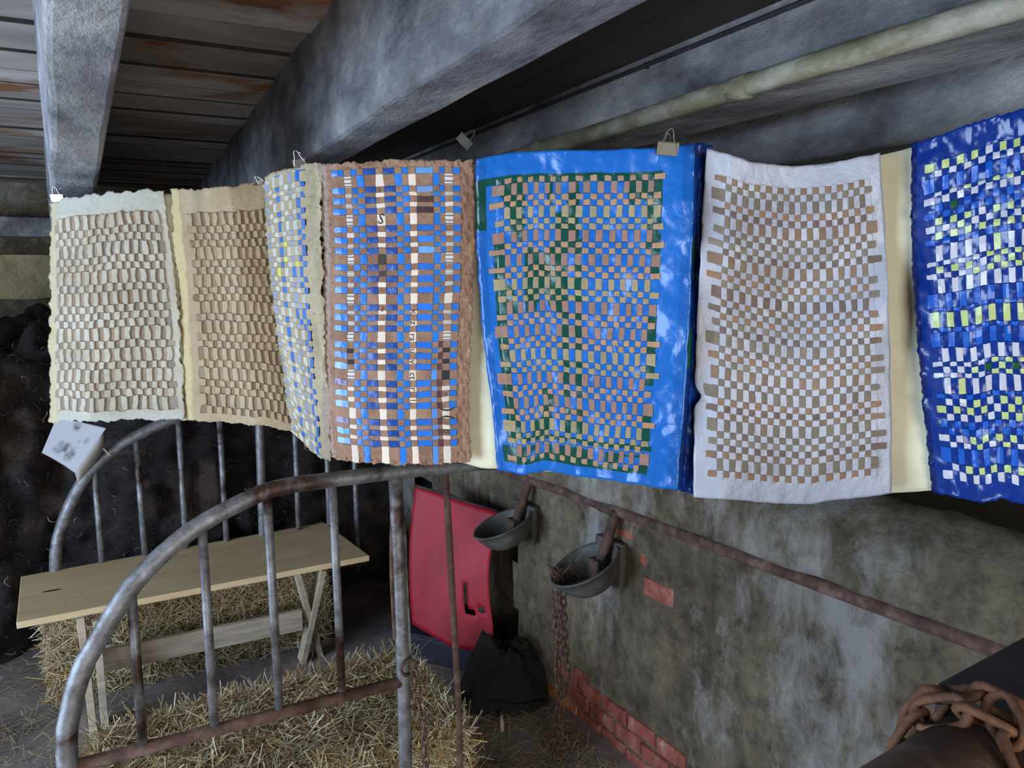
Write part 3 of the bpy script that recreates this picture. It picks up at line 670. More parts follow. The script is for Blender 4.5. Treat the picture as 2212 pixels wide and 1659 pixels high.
# ================================================================ FLEECE PILE
GU = np.array([.870, .492, 0]); 
def fl_pt(a, b_, z): return np.array([-1.75, 2.85, 0]) + GU * a + GN * b_ + Z * z
vs, fs, fc = [], [], []; nu, nv = 150, 110
for j in range(nv + 1):
    v = j / nv
    for i in range(nu + 1):
        a = -1.9 + 3.35 * i / nu
        arc = v * 2.6
        front = .20 + .10 * float(fbm(a * 1.3, 1, 3)) - .10 * min(1, max(0, (-.05 - a) / .3))
        top = 1.16 + .10 * float(fbm(a * 2.1, 4, 7)) - .10 * max(0, a) 
        if arc < top: b_, z = front + .16 * (arc / top) ** 2.0, arc
        else: b_, z = front + .16 + (arc - top), top + .14 * math.sin(min(1.5, (arc - top))) 
        l1 = abs(float(vnoise(a * 7, arc * 7, 11))); l2 = float(fbm(a * 16, arc * 16, 17, 3))
        d = .13 * (l1 - .3) + .035 * l2
        p = fl_pt(a, b_ - d * (1 if arc < top else .3), z + d * (.25 if arc < top else 1)); p[2] = max(p[2], 0.0) if arc > .02 else 0.0; wd_ = float((p - B0) @ NW); p = p + NW * max(0, .06 - wd_); vs.append(p)
for j in range(nv):
    for i in range(nu):
        a = j * (nu + 1) + i; fs.append((a, a + 1, a + nu + 2, a + nu + 1))
        x, y = i / nu * 26, j / nv * 20; g = float(fbm(x, y, 41)); k = min(1, max(0, (g - .35) / .6))
        fc.append(lin((36, 31, 31)) * (1 - k) + lin((74, 56, 48)) * k)
fp = empty('fleece_pile', fl_pt(0, .5, 0)); tag(fp, 'heap of dark brown raw sheep fleeces piled against the back', 'fleeces', None, 'stuff')
mesh('fleece_mass', vs, fs, 'wool', fp, True, fc)
base_v = np.array(vs).reshape(nv + 1, nu + 1, 3); vs, fs, fc = [], [], []; rng = np.random.default_rng(4)
for i in range(9000):
    jj, ii = rng.integers(1, int(nv * .75)), rng.integers(1, nu); o = base_v[jj, ii]
    if rng.random() < .03: cc = lin((196, 170, 140)); l = rng.uniform(.02, .055)
    elif rng.random() < .2: cc = lin((84, 64, 54)); l = rng.uniform(.02, .06)
    else: cc = lin((46, 38, 36)); l = rng.uniform(.02, .06)
    d = -GN * rng.uniform(.1, .7) + GU * rng.normal(0, .6) + Z * rng.normal(-.1, .6); d /= np.linalg.norm(d); sd = np.cross(d, GN); sd /= np.linalg.norm(sd) + 1e-9
    P = []; ph = rng.uniform(0, 6); k = len(vs)
    for q in range(5):
        t = q / 4; P.append(o + d * l * t + sd * .010 * math.sin(ph + t * 4.5) - GN * .012 * math.sin(t * 3.0)); wd = rng.uniform(.0010, .0022) * (1 - .5 * t); vs += [P[-1] - sd * wd, P[-1] + sd * wd]
    for q in range(4): fs.append((k + 2 * q, k + 2 * q + 1, k + 2 * q + 3, k + 2 * q + 2)); fc.append(cc)
mesh('wool_locks', vs, fs, 'wool', fp, False, fc)
# a pale fleece lying on top at the left
def pale_fleece(px, py, Y, r, label, col):
    c = PY(px, py, Y); bm = bmesh.new(); bmesh.ops.create_icosphere(bm, subdivisions=4, radius=1)
    for v in bm.verts:
        p = np.array(v.co); n_ = 1 + .28 * float(fbm(p[0] * 2.6 + 5, p[1] * 2.6 + p[2] * 2.1, 13)) + .08 * float(fbm(p[0] * 9, p[2] * 9 + p[1] * 7, 6)); v.co = Vector(c + p * n_ * np.array([r, r * .8, r * .75]))
    o = bmobj('pale_fleece', bm, 'wool', None, True); at = o.data.color_attributes.new('Col', 'FLOAT_COLOR', 'CORNER'); at.data.foreach_set('color', np.tile([*lin(col), 1.0], len(o.data.loops)).astype(np.float32)); tag(o, label, 'fleece')
pale_fleece(95, 765, 3.55, .085, 'small cream fleece on top of the dark heap beside the palest panel', (226, 206, 170))

# ================================================================ THE HANGING PANELS
def smooth_tab(tab, n=400, win=17):
    u = np.linspace(0, 1, n); a = np.interp(u, [q[0] for q in tab], [q[1] for q in tab]); k = np.ones(win) / win
    p = np.r_[2 * a[0] - a[1:win // 2 + 1][::-1], a, 2 * a[-1] - a[-win // 2:-1][::-1]]
    return u, np.convolve(p, k, 'same')[win // 2:win // 2 + n]
class Surf:
    """hanging sheet: top and bottom edges (u, px, py), distance Y along u, plus folds"""
    def __init__(self, top, bot, Y, fold=None, shift=None, dkl=0.0, seed=0, win=17, wob=1.2):
        self.tx = smooth_tab([(q[0], q[1]) for q in top], win=win); self.ty = smooth_tab([(q[0], q[2]) for q in top], win=win)
        self.bx = smooth_tab([(q[0], q[1]) for q in bot], win=win); self.by = smooth_tab([(q[0], q[2]) for q in bot], win=win)
        self.Y = smooth_tab(Y, win=win); self.fold = fold; self.shift = shift; self.dkl = dkl; self.seed = seed; self.wob = wob
    def pos(self, u, v, edge=True):
        u = np.asarray(u, float); v = np.asarray(v, float)
        ti = lambda tb: np.interp(u, *tb) + np.where(u > 1, (u - 1) * (tb[1][-1] - tb[1][-9]) * 50, 0) + np.where(u < 0, u * (tb[1][8] - tb[1][0]) * 50, 0)
        x = ti(self.tx) * (1 - v) + ti(self.bx) * v; y = ti(self.ty) * (1 - v) + ti(self.by) * v; Y = ti(self.Y)
        if self.shift: dx, dy = self.shift(u, v); x = x + dx; y = y + dy
        if self.fold: Y = Y + self.fold(u, v)
        x = x + self.wob * fbm(u * 13, v * 24, self.seed + 40, 2); y = y + self.wob * fbm(u * 15, v * 20, self.seed + 50, 2)
        if self.dkl and edge:
            e = self.dkl; sd = self.seed; ht = np.clip(1 - v / .02, 0, 1); hb = np.clip(1 - (1 - v) / .02, 0, 1); hl = np.clip(1 - u / .02, 0, 1); hr = np.clip(1 - (1 - u) / .02, 0, 1)
            y = y + ht * e * fbm(x / 9, 1, sd) + hb * e * fbm(x / 9, 7, sd + 3); x = x + hl * e * fbm(y / 9, 3, sd + 5) + hr * e * fbm(y / 9, 5, sd + 9)
        r = RT[None] * ((x - CX) / F)[:, None] + UP[None] * ((CY - y) / F)[:, None] + FW[None]
        return CAM[None] + r * (Y / r[:, 1])[:, None]
    def nrm(self, u, v):
        e = .004; du = self.pos(u + e, v, False) - self.pos(u - e, v, False); dv = self.pos(u, v + e, False) - self.pos(u, v - e, False)
        n = np.cross(du, dv); n /= np.linalg.norm(n, axis=1)[:, None]
        p = self.pos(u, v, False); s = np.sign(((CAM[None] - p) * n).sum(1)); return n * s[:, None]
    def at(self, u, v, off):
        u = np.asarray(u, float); v = np.asarray(v, float); return self.pos(u, v) + self.nrm(u, v) * np.asarray(off)[:, None]

def grid_mesh(name, sf, ul, vl, off, colf, mat, parent, thick=0.0):
    U, V = np.meshgrid(ul, vl); u, v = U.ravel(), V.ravel(); O = off(u, v); P = sf.at(u, v, O); n = len(ul)
    i, j = np.meshgrid(np.arange(n - 1), np.arange(len(vl) - 1)); a = (j * n + i).ravel(); fs = np.c_[a, a + n, a + n + 1, a + 1]
    uc = (U[:-1, :-1] + U[1:, 1:]).ravel() / 2; vc = (V[:-1, :-1] + V[1:, 1:]).ravel() / 2
    o = mesh(name, P, fs, mat, parent, True, colf(uc, vc)); o.data.set_sharp_from_angle(angle=math.radians(14))
    if thick: md = o.modifiers.new('s', 'SOLIDIFY'); md.thickness = thick; md.offset = -1
    return o
def ribbon(name, sf, path, mat, parent, along='u', cols=None):
    """path: list of (s, off, w0, w1): s along, w0..w1 across; cols per segment"""
    s = np.array([p[0] for p in path]); of = np.array([p[1] for p in path]); w0 = np.array([p[2] for p in path]); w1 = np.array([p[3] for p in path])
    wm = (w0 + w1) / 2
    if along == 'u': P = [sf.at(s, w_, of + (.0004 if k == 1 else 0)) for k, w_ in enumerate((w0, wm, w1))]
    else: P = [sf.at(w_, s, of + (.0004 if k == 1 else 0)) for k, w_ in enumerate((w0, wm, w1))]
    n = len(s); vs = np.concatenate(P); fs = []; fc = []
    for k in range(n - 1):
        fs += [(k, n + k, n + k + 1, k + 1), (n + k, 2 * n + k, 2 * n + k + 1, n + k + 1)]; fc += [cols[k], cols[k]]
    o = mesh(name, vs, fs, mat, parent, True, fc); o.data.set_sharp_from_angle(angle=math.radians(12)); return o
def cell_path(bounds, over, colf, h, w0, w1, jit, lead, trail, eps=.06, hu=None, slices=1):
    """strip going over/under cells between bounds; colf(k) colour or list of slice colours"""
    path, cols = [], []; hu = h if hu is None else hu
    def add(s, o, c):
        path.append((s, o, w0 + random.uniform(-jit, jit), w1 + random.uniform(-jit, jit))); cols.append(c)
    n = len(bounds) - 1
    if lead > 0: add(bounds[0] - lead, h, colf(0)); 
    for k in range(n):
        a, b_ = bounds[k], bounds[k + 1]; e = (b_ - a) * eps; o = h if over(k) else -hu; c = colf(k)
        m_ = max(2, slices)
        for q in range(m_ + 1): add(a + e + (b_ - a - 2 * e) * q / m_, o * (1.0 if q in (0, m_) else 1.25), c[q % len(c)] if isinstance(c, list) else c)
    if trail > 0: add(bounds[-1] + trail, h, colf(n - 1))
    return path, cols
def lines(bounds, n, eps=.06):
    l = list(np.linspace(0, 1, n))
    for k in range(len(bounds) - 1):
        a, b_ = bounds[k], bounds[k + 1]; e = (b_ - a) * eps; l += [a + e * .5, b_ - e * .5, (a + b_) / 2]
    l = sorted(l); r = [l[0]]
    for q in l[1:]:
        if q - r[-1] > 4e-4: r.append(q)
    r[-1] = 1.0; return np.array(r)
def cell_of(b, x): return np.searchsorted(np.asarray(b), x) - 1
def seq_rows(seq, hs, ht, v0, v1):
    hh = [ht if c == 'T' else hs for c in seq]; t = sum(hh); b_ = [v0]
    for q in hh: b_.append(b_[-1] + q / t * (v1 - v0))
    return b_
def vary(c, a=.12): return np.clip(lin(c) * (1 + random.uniform(-a, a)), 0, 1)

def woven(name, label, sf, cb, rb, parity, basec, bmat, stripc, smat, h, hb, ends=(.01, .02), jit=.0012, thick=.0006, nu=60, nv=110, deep=False, sname='weft_strip'):
    t_ = empty(name, tuple(sf.pos(np.array([.5]), np.array([0.0]))[0])); tag(t_, label, 'woven panel', 'woven panels hanging in a row')
    cbA, rbA = np.array(cb), np.array(rb); K, J = len(cb) - 1, len(rb) - 1
    def off(u, v):
        k = cell_of(cbA, u); j = cell_of(rbA, v); ins = (k >= 0) & (k < K) & (j >= 0) & (j < J)
        return np.where(ins, np.where((k + j) % 2 == parity, -hb, hb), 0.0)
    grid_mesh('base_sheet', sf, lines(cb, nu), lines(rb, nv), off, basec, bmat, t_, thick)
    for j in range(J):
        hgt = rb[j + 1] - rb[j]; ov = lambda k, j=j: (k + j) % 2 == parity
        p, c = cell_path(cb, ov, lambda k, j=j: stripc(j, k), h, rb[j] + hgt * .03, rb[j + 1] - hgt * .03, jit, random.uniform(*ends) if ov(0) else 0, random.uniform(*ends) if ov(K - 1) else 0)
        m_ = smat(j) if callable(smat) else smat
        ribbon(sname, sf, p, m_, t_, 'u', c)
    return t_

# --- cream backing the panels are fixed to
bt = [(112, 443), (350, 418), (395, 415), (570, 400), (640, 364), (690, 360), (1015, 352), (1045, 347), (1075, 346), (1300, 331), (1490, 320), (1530, 332), (1700, 364), (1890, 338), (1960, 322), (1985, 312), (2200, 248), (2390, 207)]
bb = [(110, 907), (375, 902), (410, 903), (620, 924), (660, 960), (705, 984), (1000, 998), (1040, 1013), (1078, 1012), (1300, 1025), (1450, 1045), (1500, 1055), (1700, 1072), (1900, 1066), (1985, 1062), (2009, 1059), (2200, 1066), (2390, 1078)]
by = [1.985, 1.785, 1.785, 1.735, 1.66, 1.46, 1.335, 1.312, 1.300, 1.255, 1.215, 1.235, 1.215, 1.17, 1.146, 1.135, 1.09, .985]
uu = [(q[0] - 112) / (2390 - 112) for q in bt]
sfB = Surf([(u, *q) for u, q in zip(uu, bt)], [(u, *q) for u, q in zip(uu, bb)], list(zip(uu, by)), win=5, wob=0)
bk = empty('backing_paper', tuple(sfB.pos(np.array([.5]), np.array([0.0]))[0])); tag(bk, 'long cream backing paper showing between the woven panels', 'paper')
grid_mesh('backing_sheet', sfB, np.linspace(0, 1, 160), np.linspace(0, 1, 40), lambda u, v: u * 0, lambda u, v: np.tile(lin((226, 220, 190)), (len(u), 1)), 'backing', bk, .0008)

# --- panel 1: palest pulp weave, far left
def tanmix(c1, c2, sc, seed):
    def f(u, v):
        k = np.clip(.5 + .6 * fbm(u * sc, v * sc * 1.4, seed), 0, 1)[:, None]; return lin(c1) * (1 - k) + lin(c2) * k
    return f
S1f = Surf([(0, 110, 440), (.08, 130, 431), (.35, 200, 421), (.65, 270, 413), (1, 352, 411)], [(0, 107, 914), (.1, 138, 906), (.35, 205, 911), (.65, 300, 905), (1, 398, 908)],
           [(0, 1.96), (.07, 1.86), (.3, 1.79), (1, 1.76)], lambda u, v: .006 * np.sin(u * 7 + v * 3) + .004 * np.sin(v * 9), lambda u, v: (10 * u * np.sin(np.pi * v) * .9, 0 * u), 3.2, 3, wob=2.6)
cb = [.06 + .87 * (k / 24) ** 1.12 for k in range(25)]
rb = seq_rows('TssTssTsTsssTsTsTssT', 30, 56, .09, .955)
b1 = tanmix((186, 172, 148), (206, 196, 176), 5, 3)
def base1(u, v):
    c = b1(u, v); e = (np.clip((.085 - v) / .02, 0, 1) + np.clip((v - .96) / .02, 0, 1))[:, None]; e = np.clip(e, 0, 1)
    c = c * (1 - e) + lin((192, 188, 172)) * e; l = np.clip((.055 - u) / .01, 0, 1)[:, None]; return c * (1 - l) + lin((206, 192, 150)) * l
woven('woven_panel', 'palest cream pulp-paper woven panel, at the far left end of the row', S1f, cb, rb, 0, base1, 'pulp_paper',
      lambda j, k: vary(((164, 142, 118), (156, 140, 120), (168, 148, 126), (150, 138, 120))[j % 4], .2), 'pulp_paper', .0002, .0044, (.005, .03), .002, .0015, 90, 120)
# --- panel 2: warm tan pulp weave
S2f = Surf([(0, 366, 412), (.4, 450, 407), (.75, 525, 401), (1, 590, 392)], [(0, 398, 907), (.35, 485, 911), (.7, 575, 920), (1, 655, 938)],
           [(0, 1.775), (.15, 1.75), (.6, 1.69), (1, 1.70)], lambda u, v: .006 * np.sin(u * 8 - v * 2), lambda u, v: (6 * np.sin(np.pi * v), 0 * u), 2.6, 9, wob=2.2)
cb = [.16 + .80 * (1 - (1 - k / 24) ** 1.35) for k in range(25)]
rb = seq_rows('TsssTssTssTsTssTsTssTs', 26, 48, .105, .965)
b2 = tanmix((176, 152, 118), (194, 172, 138), 4, 23)
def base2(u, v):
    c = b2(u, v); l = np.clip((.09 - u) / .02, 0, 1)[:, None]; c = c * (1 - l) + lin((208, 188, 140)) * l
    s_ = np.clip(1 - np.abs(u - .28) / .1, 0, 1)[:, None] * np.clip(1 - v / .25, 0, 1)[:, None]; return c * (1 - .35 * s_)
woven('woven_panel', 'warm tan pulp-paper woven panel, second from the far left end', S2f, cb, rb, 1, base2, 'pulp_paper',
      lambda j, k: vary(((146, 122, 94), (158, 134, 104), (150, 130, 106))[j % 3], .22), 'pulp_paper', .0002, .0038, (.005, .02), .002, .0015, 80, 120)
# --- panel 3: turned sideways, blue white and yellow film slips through tan paper
S3f = Surf([(0, 569, 390), (.2, 590, 374), (.6, 640, 357), (1, 692, 352)], [(0, 632, 930), (.25, 658, 962), (.6, 688, 986), (1, 716, 996)],
           [(0, 1.665), (.5, 1.53), (1, 1.355)], None, lambda u, v: (-10 * np.sin(np.pi * v) * (1 - .4 * u), 0 * u), 2.6, 17)
t3 = empty('woven_panel', tuple(S3f.pos(np.array([.5]), np.array([0.]))[0])); tag(t3, 'tan panel turned edge-on, woven with narrow blue, white and yellow film slips', 'woven panel', 'woven panels hanging in a row')
b3 = tanmix((176, 158, 122), (200, 182, 148), 6, 37)
cb3 = [.03 + .70 * k / 10 for k in range(11)]; rb3 = seq_rows('TsssTssTsssTssTsssTsTssTsssTssTsssTssTsss', 13, 25, .02, .985)
cbA, rbA = np.array(cb3), np.array(rb3)
def off3(u, v):
    k = cell_of(cbA, u); j = cell_of(rbA, v); ins = (k >= 0) & (k < 10) & (j >= 0) & (j < len(rb3) - 1); return np.where(ins, np.where((k + j) % 2 == 0, -.0018, .0018), .0025 * fbm(u * 30, v * 60, 4))
grid_mesh('base_sheet', S3f, lines(cb3, 50), lines(rb3, 110), off3, b3, 'pulp_paper', t3, .0015)
c3 = ['s', 'w', 'w', 'b', 'w', 'w', 's', 'w', 'b', 'b']; pal3 = {'b': (48, 116, 200), 'w': (198, 192, 176), 's': (150, 160, 186), 'y': (206, 204, 104)}
for k in range(10):
    def cf(j, k=k):
        c = c3[k]
        if k in (4, 7, 2) and 8 < j < 17 and random.random() < .4: c = 'y'
        elif random.random() < .12: c = random.choice('bws')
        return vary(pal3[c], .1)
    wd = cb3[k + 1] - cb3[k]; p, c = cell_path(rb3, lambda j, k=k: (k + j) % 2 == 0, cf, .0014, cb3[k] + wd * .02, cb3[k + 1] - wd * .02, .003, .004, .004)
    ribbon('film_strip', S3f, p, 'film' if c3[k] in 'bs' else 'newsprint', t3, 'v', c)

# --- panel 4: brown pulp paper woven with blue film and printed paper
S4f = Surf([(0, 688, 354), (.2, 745, 352), (.5, 850, 346), (.8, 955, 345), (1, 1022, 348)], [(0, 706, 988), (.2, 765, 1000), (.5, 865, 1005), (.8, 955, 1002), (1, 1016, 998)],
           [(0, 1.36), (.12, 1.335), (.5, 1.315), (1, 1.295)], lambda u, v: .004 * np.sin(u * 6 + v * 2), lambda u, v: (4 * np.sin(2 * np.pi * v), 0 * u), 2.6, 29)
t4 = empty('woven_panel', tuple(S4f.pos(np.array([.5]), np.array([0.]))[0])); tag(t4, 'brown pulp-paper panel woven with blue film and strips of printed paper', 'woven panel', 'woven panels hanging in a row')
cb4 = [.092, .187, .231, .268, .310, .383, .432, .503, .546, .588, .633, .740, .780, .814, .866, .915]
ctr = [372, 411, 433, 456, 495, 519, 542, 578, 603, 627, 664, 686, 709, 745, 768, 792, 827, 850, 874, 910, 933, 955]
rb4 = []
for c in ctr: rb4 += [(c - 6.6 - 350) / 650, (c + 6.6 - 350) / 650]
rb4.append(.985); rbA4, cbA4 = np.array(rb4), np.array(cb4)
def off4(u, v):
    k = cell_of(cbA4, u); j = cell_of(rbA4, v); ins = (k >= 0) & (k < 15) & (j >= 0) & (j < len(rb4) - 1); return np.where(ins, np.where((k + j) % 2 == 0, -.0012, .0012), .0022 * fbm(u * 40, v * 70, 14))
b4 = tanmix((160, 120, 96), (190, 150, 122), 9, 51)
def base4(u, v):
    c = b4(u, v); l = np.clip((.058 + .008 * vnoise(v * 14, 1, 3) - u) / .006, 0, 1)[:, None]; return c * (1 - l) + lin((186, 164, 150)) * l
grid_mesh('base_sheet', S4f, lines(cb4, 110), lines(rb4, 150), off4, base4, 'brown_paper', t4, .0018)
for r in range(22):
    j = 2 * r
    def cf(k, r=r):
        if k in (4, 6): c = (28, 74, 150)
        elif k == 10: c = (46, 116, 210) if r > 6 else ((104, 160, 214), (120, 150, 196), (84, 62, 58), (74, 52, 56), (46, 116, 210), (60, 130, 220), (110, 166, 220))[r % 7]
        elif k == 0 and r > 14: c = ((120, 164, 220), (104, 92, 130), (96, 156, 216))[r % 3]
        elif k == 12 and r > 12: c = (92, 58, 66)
        else: c = (42, 118, 204)
        return vary(c, .14)
    p, c = cell_path(cb4, lambda k: k % 2 == 0, cf, .0009, rb4[j], rb4[j + 1], .0012, 0, 0, .03); ribbon('film_strip', S4f, p, 'film', t4, 'u', c)
vcol = {1: 'n', 3: 'b', 5: 'w', 7: 'b', 9: 'w', 11: 'b', 13: 'n'}
for k, kind in vcol.items():
    def cf(j, k=k, kind=kind):
        if kind == 'b': return vary((42, 122, 208) if k != 11 or j < 30 else (90, 150, 220), .1)
        if kind == 'w':
            if k == 5 and j in (13, 15): return vary((66, 58, 44), .1)
            return vary((232, 216, 196), .06)
        if (k == 1 and j in (27, 29)) or (k == 13 and j in (27, 29, 31)): return vary((44, 38, 40), .1)
        if j > 31 or random.random() < .15: return vary((222, 208, 192), .05)
        a, b_ = lin((222, 212, 200)), lin((128, 122, 118)); return [a, b_, a, a, b_, a, b_]
    wd = cb4[k + 1] - cb4[k]; p, c = cell_path(rb4, lambda j: j % 2 == 1, cf, .0009, cb4[k], cb4[k + 1], .0015, 0, .012, .04, slices=7 if kind == 'n' else 1)
    ribbon('film_strip' if kind == 'b' else 'printed_paper_strip', S4f, p, 'film' if kind == 'b' else 'newsprint', t4, 'v', c)
def glyph(txt, sf, u, v, size, rot, parent, off=.0018):
    cu = bpy.data.curves.new('g', 'FONT'); cu.body = txt; cu.size = size; cu.align_x = 'CENTER'; cu.align_y = 'CENTER'; cu.resolution_u = 2
    ob = bpy.data.objects.new('g', cu); COL.objects.link(ob); dg = bpy.context.evaluated_depsgraph_get(); dg.update(); me = ob.evaluated_get(dg).to_mesh()
    co = np.array([q.co[:] for q in me.vertices]); fs = [tuple(p.vertices) for p in me.polygons]; bpy.data.objects.remove(ob); bpy.data.curves.remove(cu)
    ca, sa = math.cos(rot), math.sin(rot); x = co[:, 0] * ca - co[:, 1] * sa; y = co[:, 0] * sa + co[:, 1] * ca
    e = .01; L_u = np.linalg.norm(sf.pos(np.array([u + e]), np.array([v])) - sf.pos(np.array([u - e]), np.array([v]))) / (2 * e); L_v = np.linalg.norm(sf.pos(np.array([u]), np.array([v + e])) - sf.pos(np.array([u]), np.array([v - e]))) / (2 * e)
    P = sf.at(u + x / L_u, v - y / L_v, np.full(len(co), off)); return mesh('lettering', P, fs, 'black_ink', parent)
uw = (cb4[9] + cb4[10]) / 2
for txt, py in (('k', 674), ('z', 697), ('ra', 728), ('u', 757), ('v', 780), ('ct', 811), ('r', 838), ('l', 862)): glyph(txt, S4f, uw, (py - 350) / 650, .017, -math.pi / 2, t4)
ut = (cb4[13] + cb4[14]) / 2
for txt, py, sz in (('o', 850, .012), ('(', 884, .03), (')', 900, .03), ('ca', 930, .013)): glyph(txt, S4f, ut, (py - 350) / 650, sz, 0 if txt in 'oca' else math.pi / 2, t4)
ux = (cb4[5] + cb4[6]) / 2
for txt, py, sz in (('S', 474, .026), ('a', 412, .009), ('2', 668, .012)): glyph(txt, S4f, ux, (py - 350) / 650, sz, -.3, t4)

# --- panel 5: bright blue plastic with green print, woven with brown paper
S5f = Surf([(0, 1028, 344), (.15, 1100, 329), (.4, 1200, 325), (.6, 1310, 323), (.8, 1410, 319), (1, 1500, 310)], [(0, 1073, 1015), (.15, 1135, 1026), (.3, 1190, 1016), (.55, 1295, 1034), (.8, 1385, 1046), (1, 1464, 1060)],
           [(0, 1.285), (.5, 1.225), (1, 1.165)], lambda u, v: .006 * np.sin(v * 6 + u * 3) + .0035 * fbm(u * 6, v * 9, 61) + .010 * np.sin(np.pi * v) * np.sin(np.pi * u),
           lambda u, v: (-12 * np.sin(np.pi * np.clip(v * 1.2, 0, 1)) * (1 - u) + 13 * (1 - 2 * v) * np.sin(np.pi * u) + 8 * np.sin(np.pi * v) * u, 0 * u), 0, 61)
cb5 = [.092 + .735 * k / 26 for k in range(27)]; rb5 = seq_rows('s' + 'Tss' * 11 + 'Ts', 26, 54, .078, .962)
def green5(u, v):
    g = (v > .072) & (v < .095) & (u < .67); g |= (u > .075) & (u < .12) & (v > .26) & (v < .90); g |= (u < .042) & (v > .07) & (v < .23)
    k = np.floor((u - .092) / .735 * 26).astype(int); j = np.floor(v * 42).astype(int)
    g |= (u > .40) & (u < .485) & (v > .27) & (v < .88) & (k % 3 != 0); g |= (v > .885) & (v < .90) & (u < .86) & (u > .1); g |= (v > .915) & (v < .968) & (u > .04) & (u < .84) & ((vnoise(u * 14, v * 30, 5) > -.15) | (v > .955))
    g |= (vnoise(u * 20, v * 9, 77) > .15) & (v < .30) & (v > .072) & (u > .10) & (u < .84); g |= (vnoise(u * 16, v * 8, 79) > .05) & (u < .40) & (u > .12) & (v > .3) & (v < .5); g |= (vnoise(u * 16, v * 8, 83) > .1) & (u < .48) & (u > .10) & (v > .74) & (v < .9)
    g |= (v > .072) & (v < .97) & (u > .80) & (u < .835) & (vnoise(v * 20, 1, 6) > -.1); return g
def base5(u, v):
    g = green5(u, v)[:, None]; c = np.where(g, lin((12, 76, 64)), lin((28, 106, 192)))
    e = ((u < .042) | (u > .945))[:, None]; return np.where(e, c * .8, c)
def strip5(j, k): return vary(((184, 146, 116), (166, 126, 110), (176, 156, 116), (172, 156, 120), (190, 148, 112), (164, 130, 114))[(j * 5 + j // 3) % 6], .09)
woven('woven_panel', 'bright blue plastic panel with green print, woven with brown paper strips', S5f, cb5, rb5, 1, base5, 'plastic', strip5, 'kraft', .0008, .0007, (.004, .045), .0014, .0004, 70, 130)
# --- dark blue crinkled strip beside it
SDf = Surf([(0, 1484, 309), (.5, 1512, 308), (1, 1540, 314)], [(0, 1452, 1054), (.5, 1478, 1062), (1, 1505, 1070)], [(0, 1.190), (.45, 1.205), (1, 1.210)], lambda u, v: .004 * fbm(u * 3, v * 14, 5), lambda u, v: (6 * np.sin(v * 3.3), 0 * u), 0, 5)
td = empty('blue_plastic_strip', tuple(SDf.pos(np.array([.5]), np.array([0.]))[0])); tag(td, 'dark blue crinkled plastic strip between the bright blue and white panels', 'plastic strip')
grid_mesh('strip_sheet', SDf, np.linspace(0, 1, 20), np.linspace(0, 1, 120), lambda u, v: u * 0, lambda u, v: np.where(((vnoise(u * 3, v * 16, 9) > .35) & (u < .4) & (v > .28) & (v < .72))[:, None], lin((24, 96, 70)), lin((20, 62, 150))), 'crinkle_film', td, .0004)
grid_mesh('strip_hem', SDf, np.linspace(.42, .5, 4), np.linspace(.01, .99, 90), lambda u, v: u * 0 + .002, lambda u, v: np.tile(lin((30, 74, 182)), (len(u), 1)), 'crinkle_film', td)

# --- panel 6: white plastic woven with brown paper
def notch(v): return np.exp(-((v - .715) / .02) ** 2)
S6f = Surf([(0, 1527, 320), (.1, 1565, 331), (.25, 1620, 349), (.5, 1715, 359), (.7, 1795, 353), (.85, 1850, 341), (1, 1902, 331)], [(0, 1497, 1074), (.2, 1580, 1079), (.45, 1685, 1088), (.6, 1750, 1090), (.7, 1800, 1081), (1, 1926, 1066)],
           [(0, 1.172), (.15, 1.155), (.5, 1.16), (1, 1.135)], lambda u, v: .030 * np.sin(np.pi * v) * np.sin(u * 4.6 + v * 2.6 - .6) * .5 + .016 * np.sin(v * 13 + u * 5) * np.exp(-((v - .3) / .22) ** 2) + .003 * fbm(u * 4, v * 5, 71),
           lambda u, v: (-6 * np.sin(np.pi * v) + 14 * np.sin(np.pi * v) * u + 12 * notch(v) * np.clip(1 - u * 12, 0, 1), 34 * np.sin(np.pi * v) * (u - .25) * np.exp(-((v - .42) / .35) ** 2)), 0, 71)
cb6 = [.088 + .835 * k / 26 for k in range(27)]; rb6 = seq_rows('ssTssTssssTsssTsssssTsssTsTsssTssssTs', 26, 47, .066, .938)
def strip6(j, k): return vary(((150, 124, 100), (140, 128, 108), (134, 122, 104), (160, 126, 98), (146, 136, 116), (128, 108, 96))[(j * 7 + j // 4) % 6], .1)
woven('woven_panel', 'white plastic panel woven with brown paper strips in a wavy check', S6f, cb6, rb6, 0, lambda u, v: np.tile(lin((180, 182, 192)), (len(u), 1)), 'white_plastic', strip6, 'kraft', .0008, .0007, (.004, .05), .0012, .0004, 70, 130)

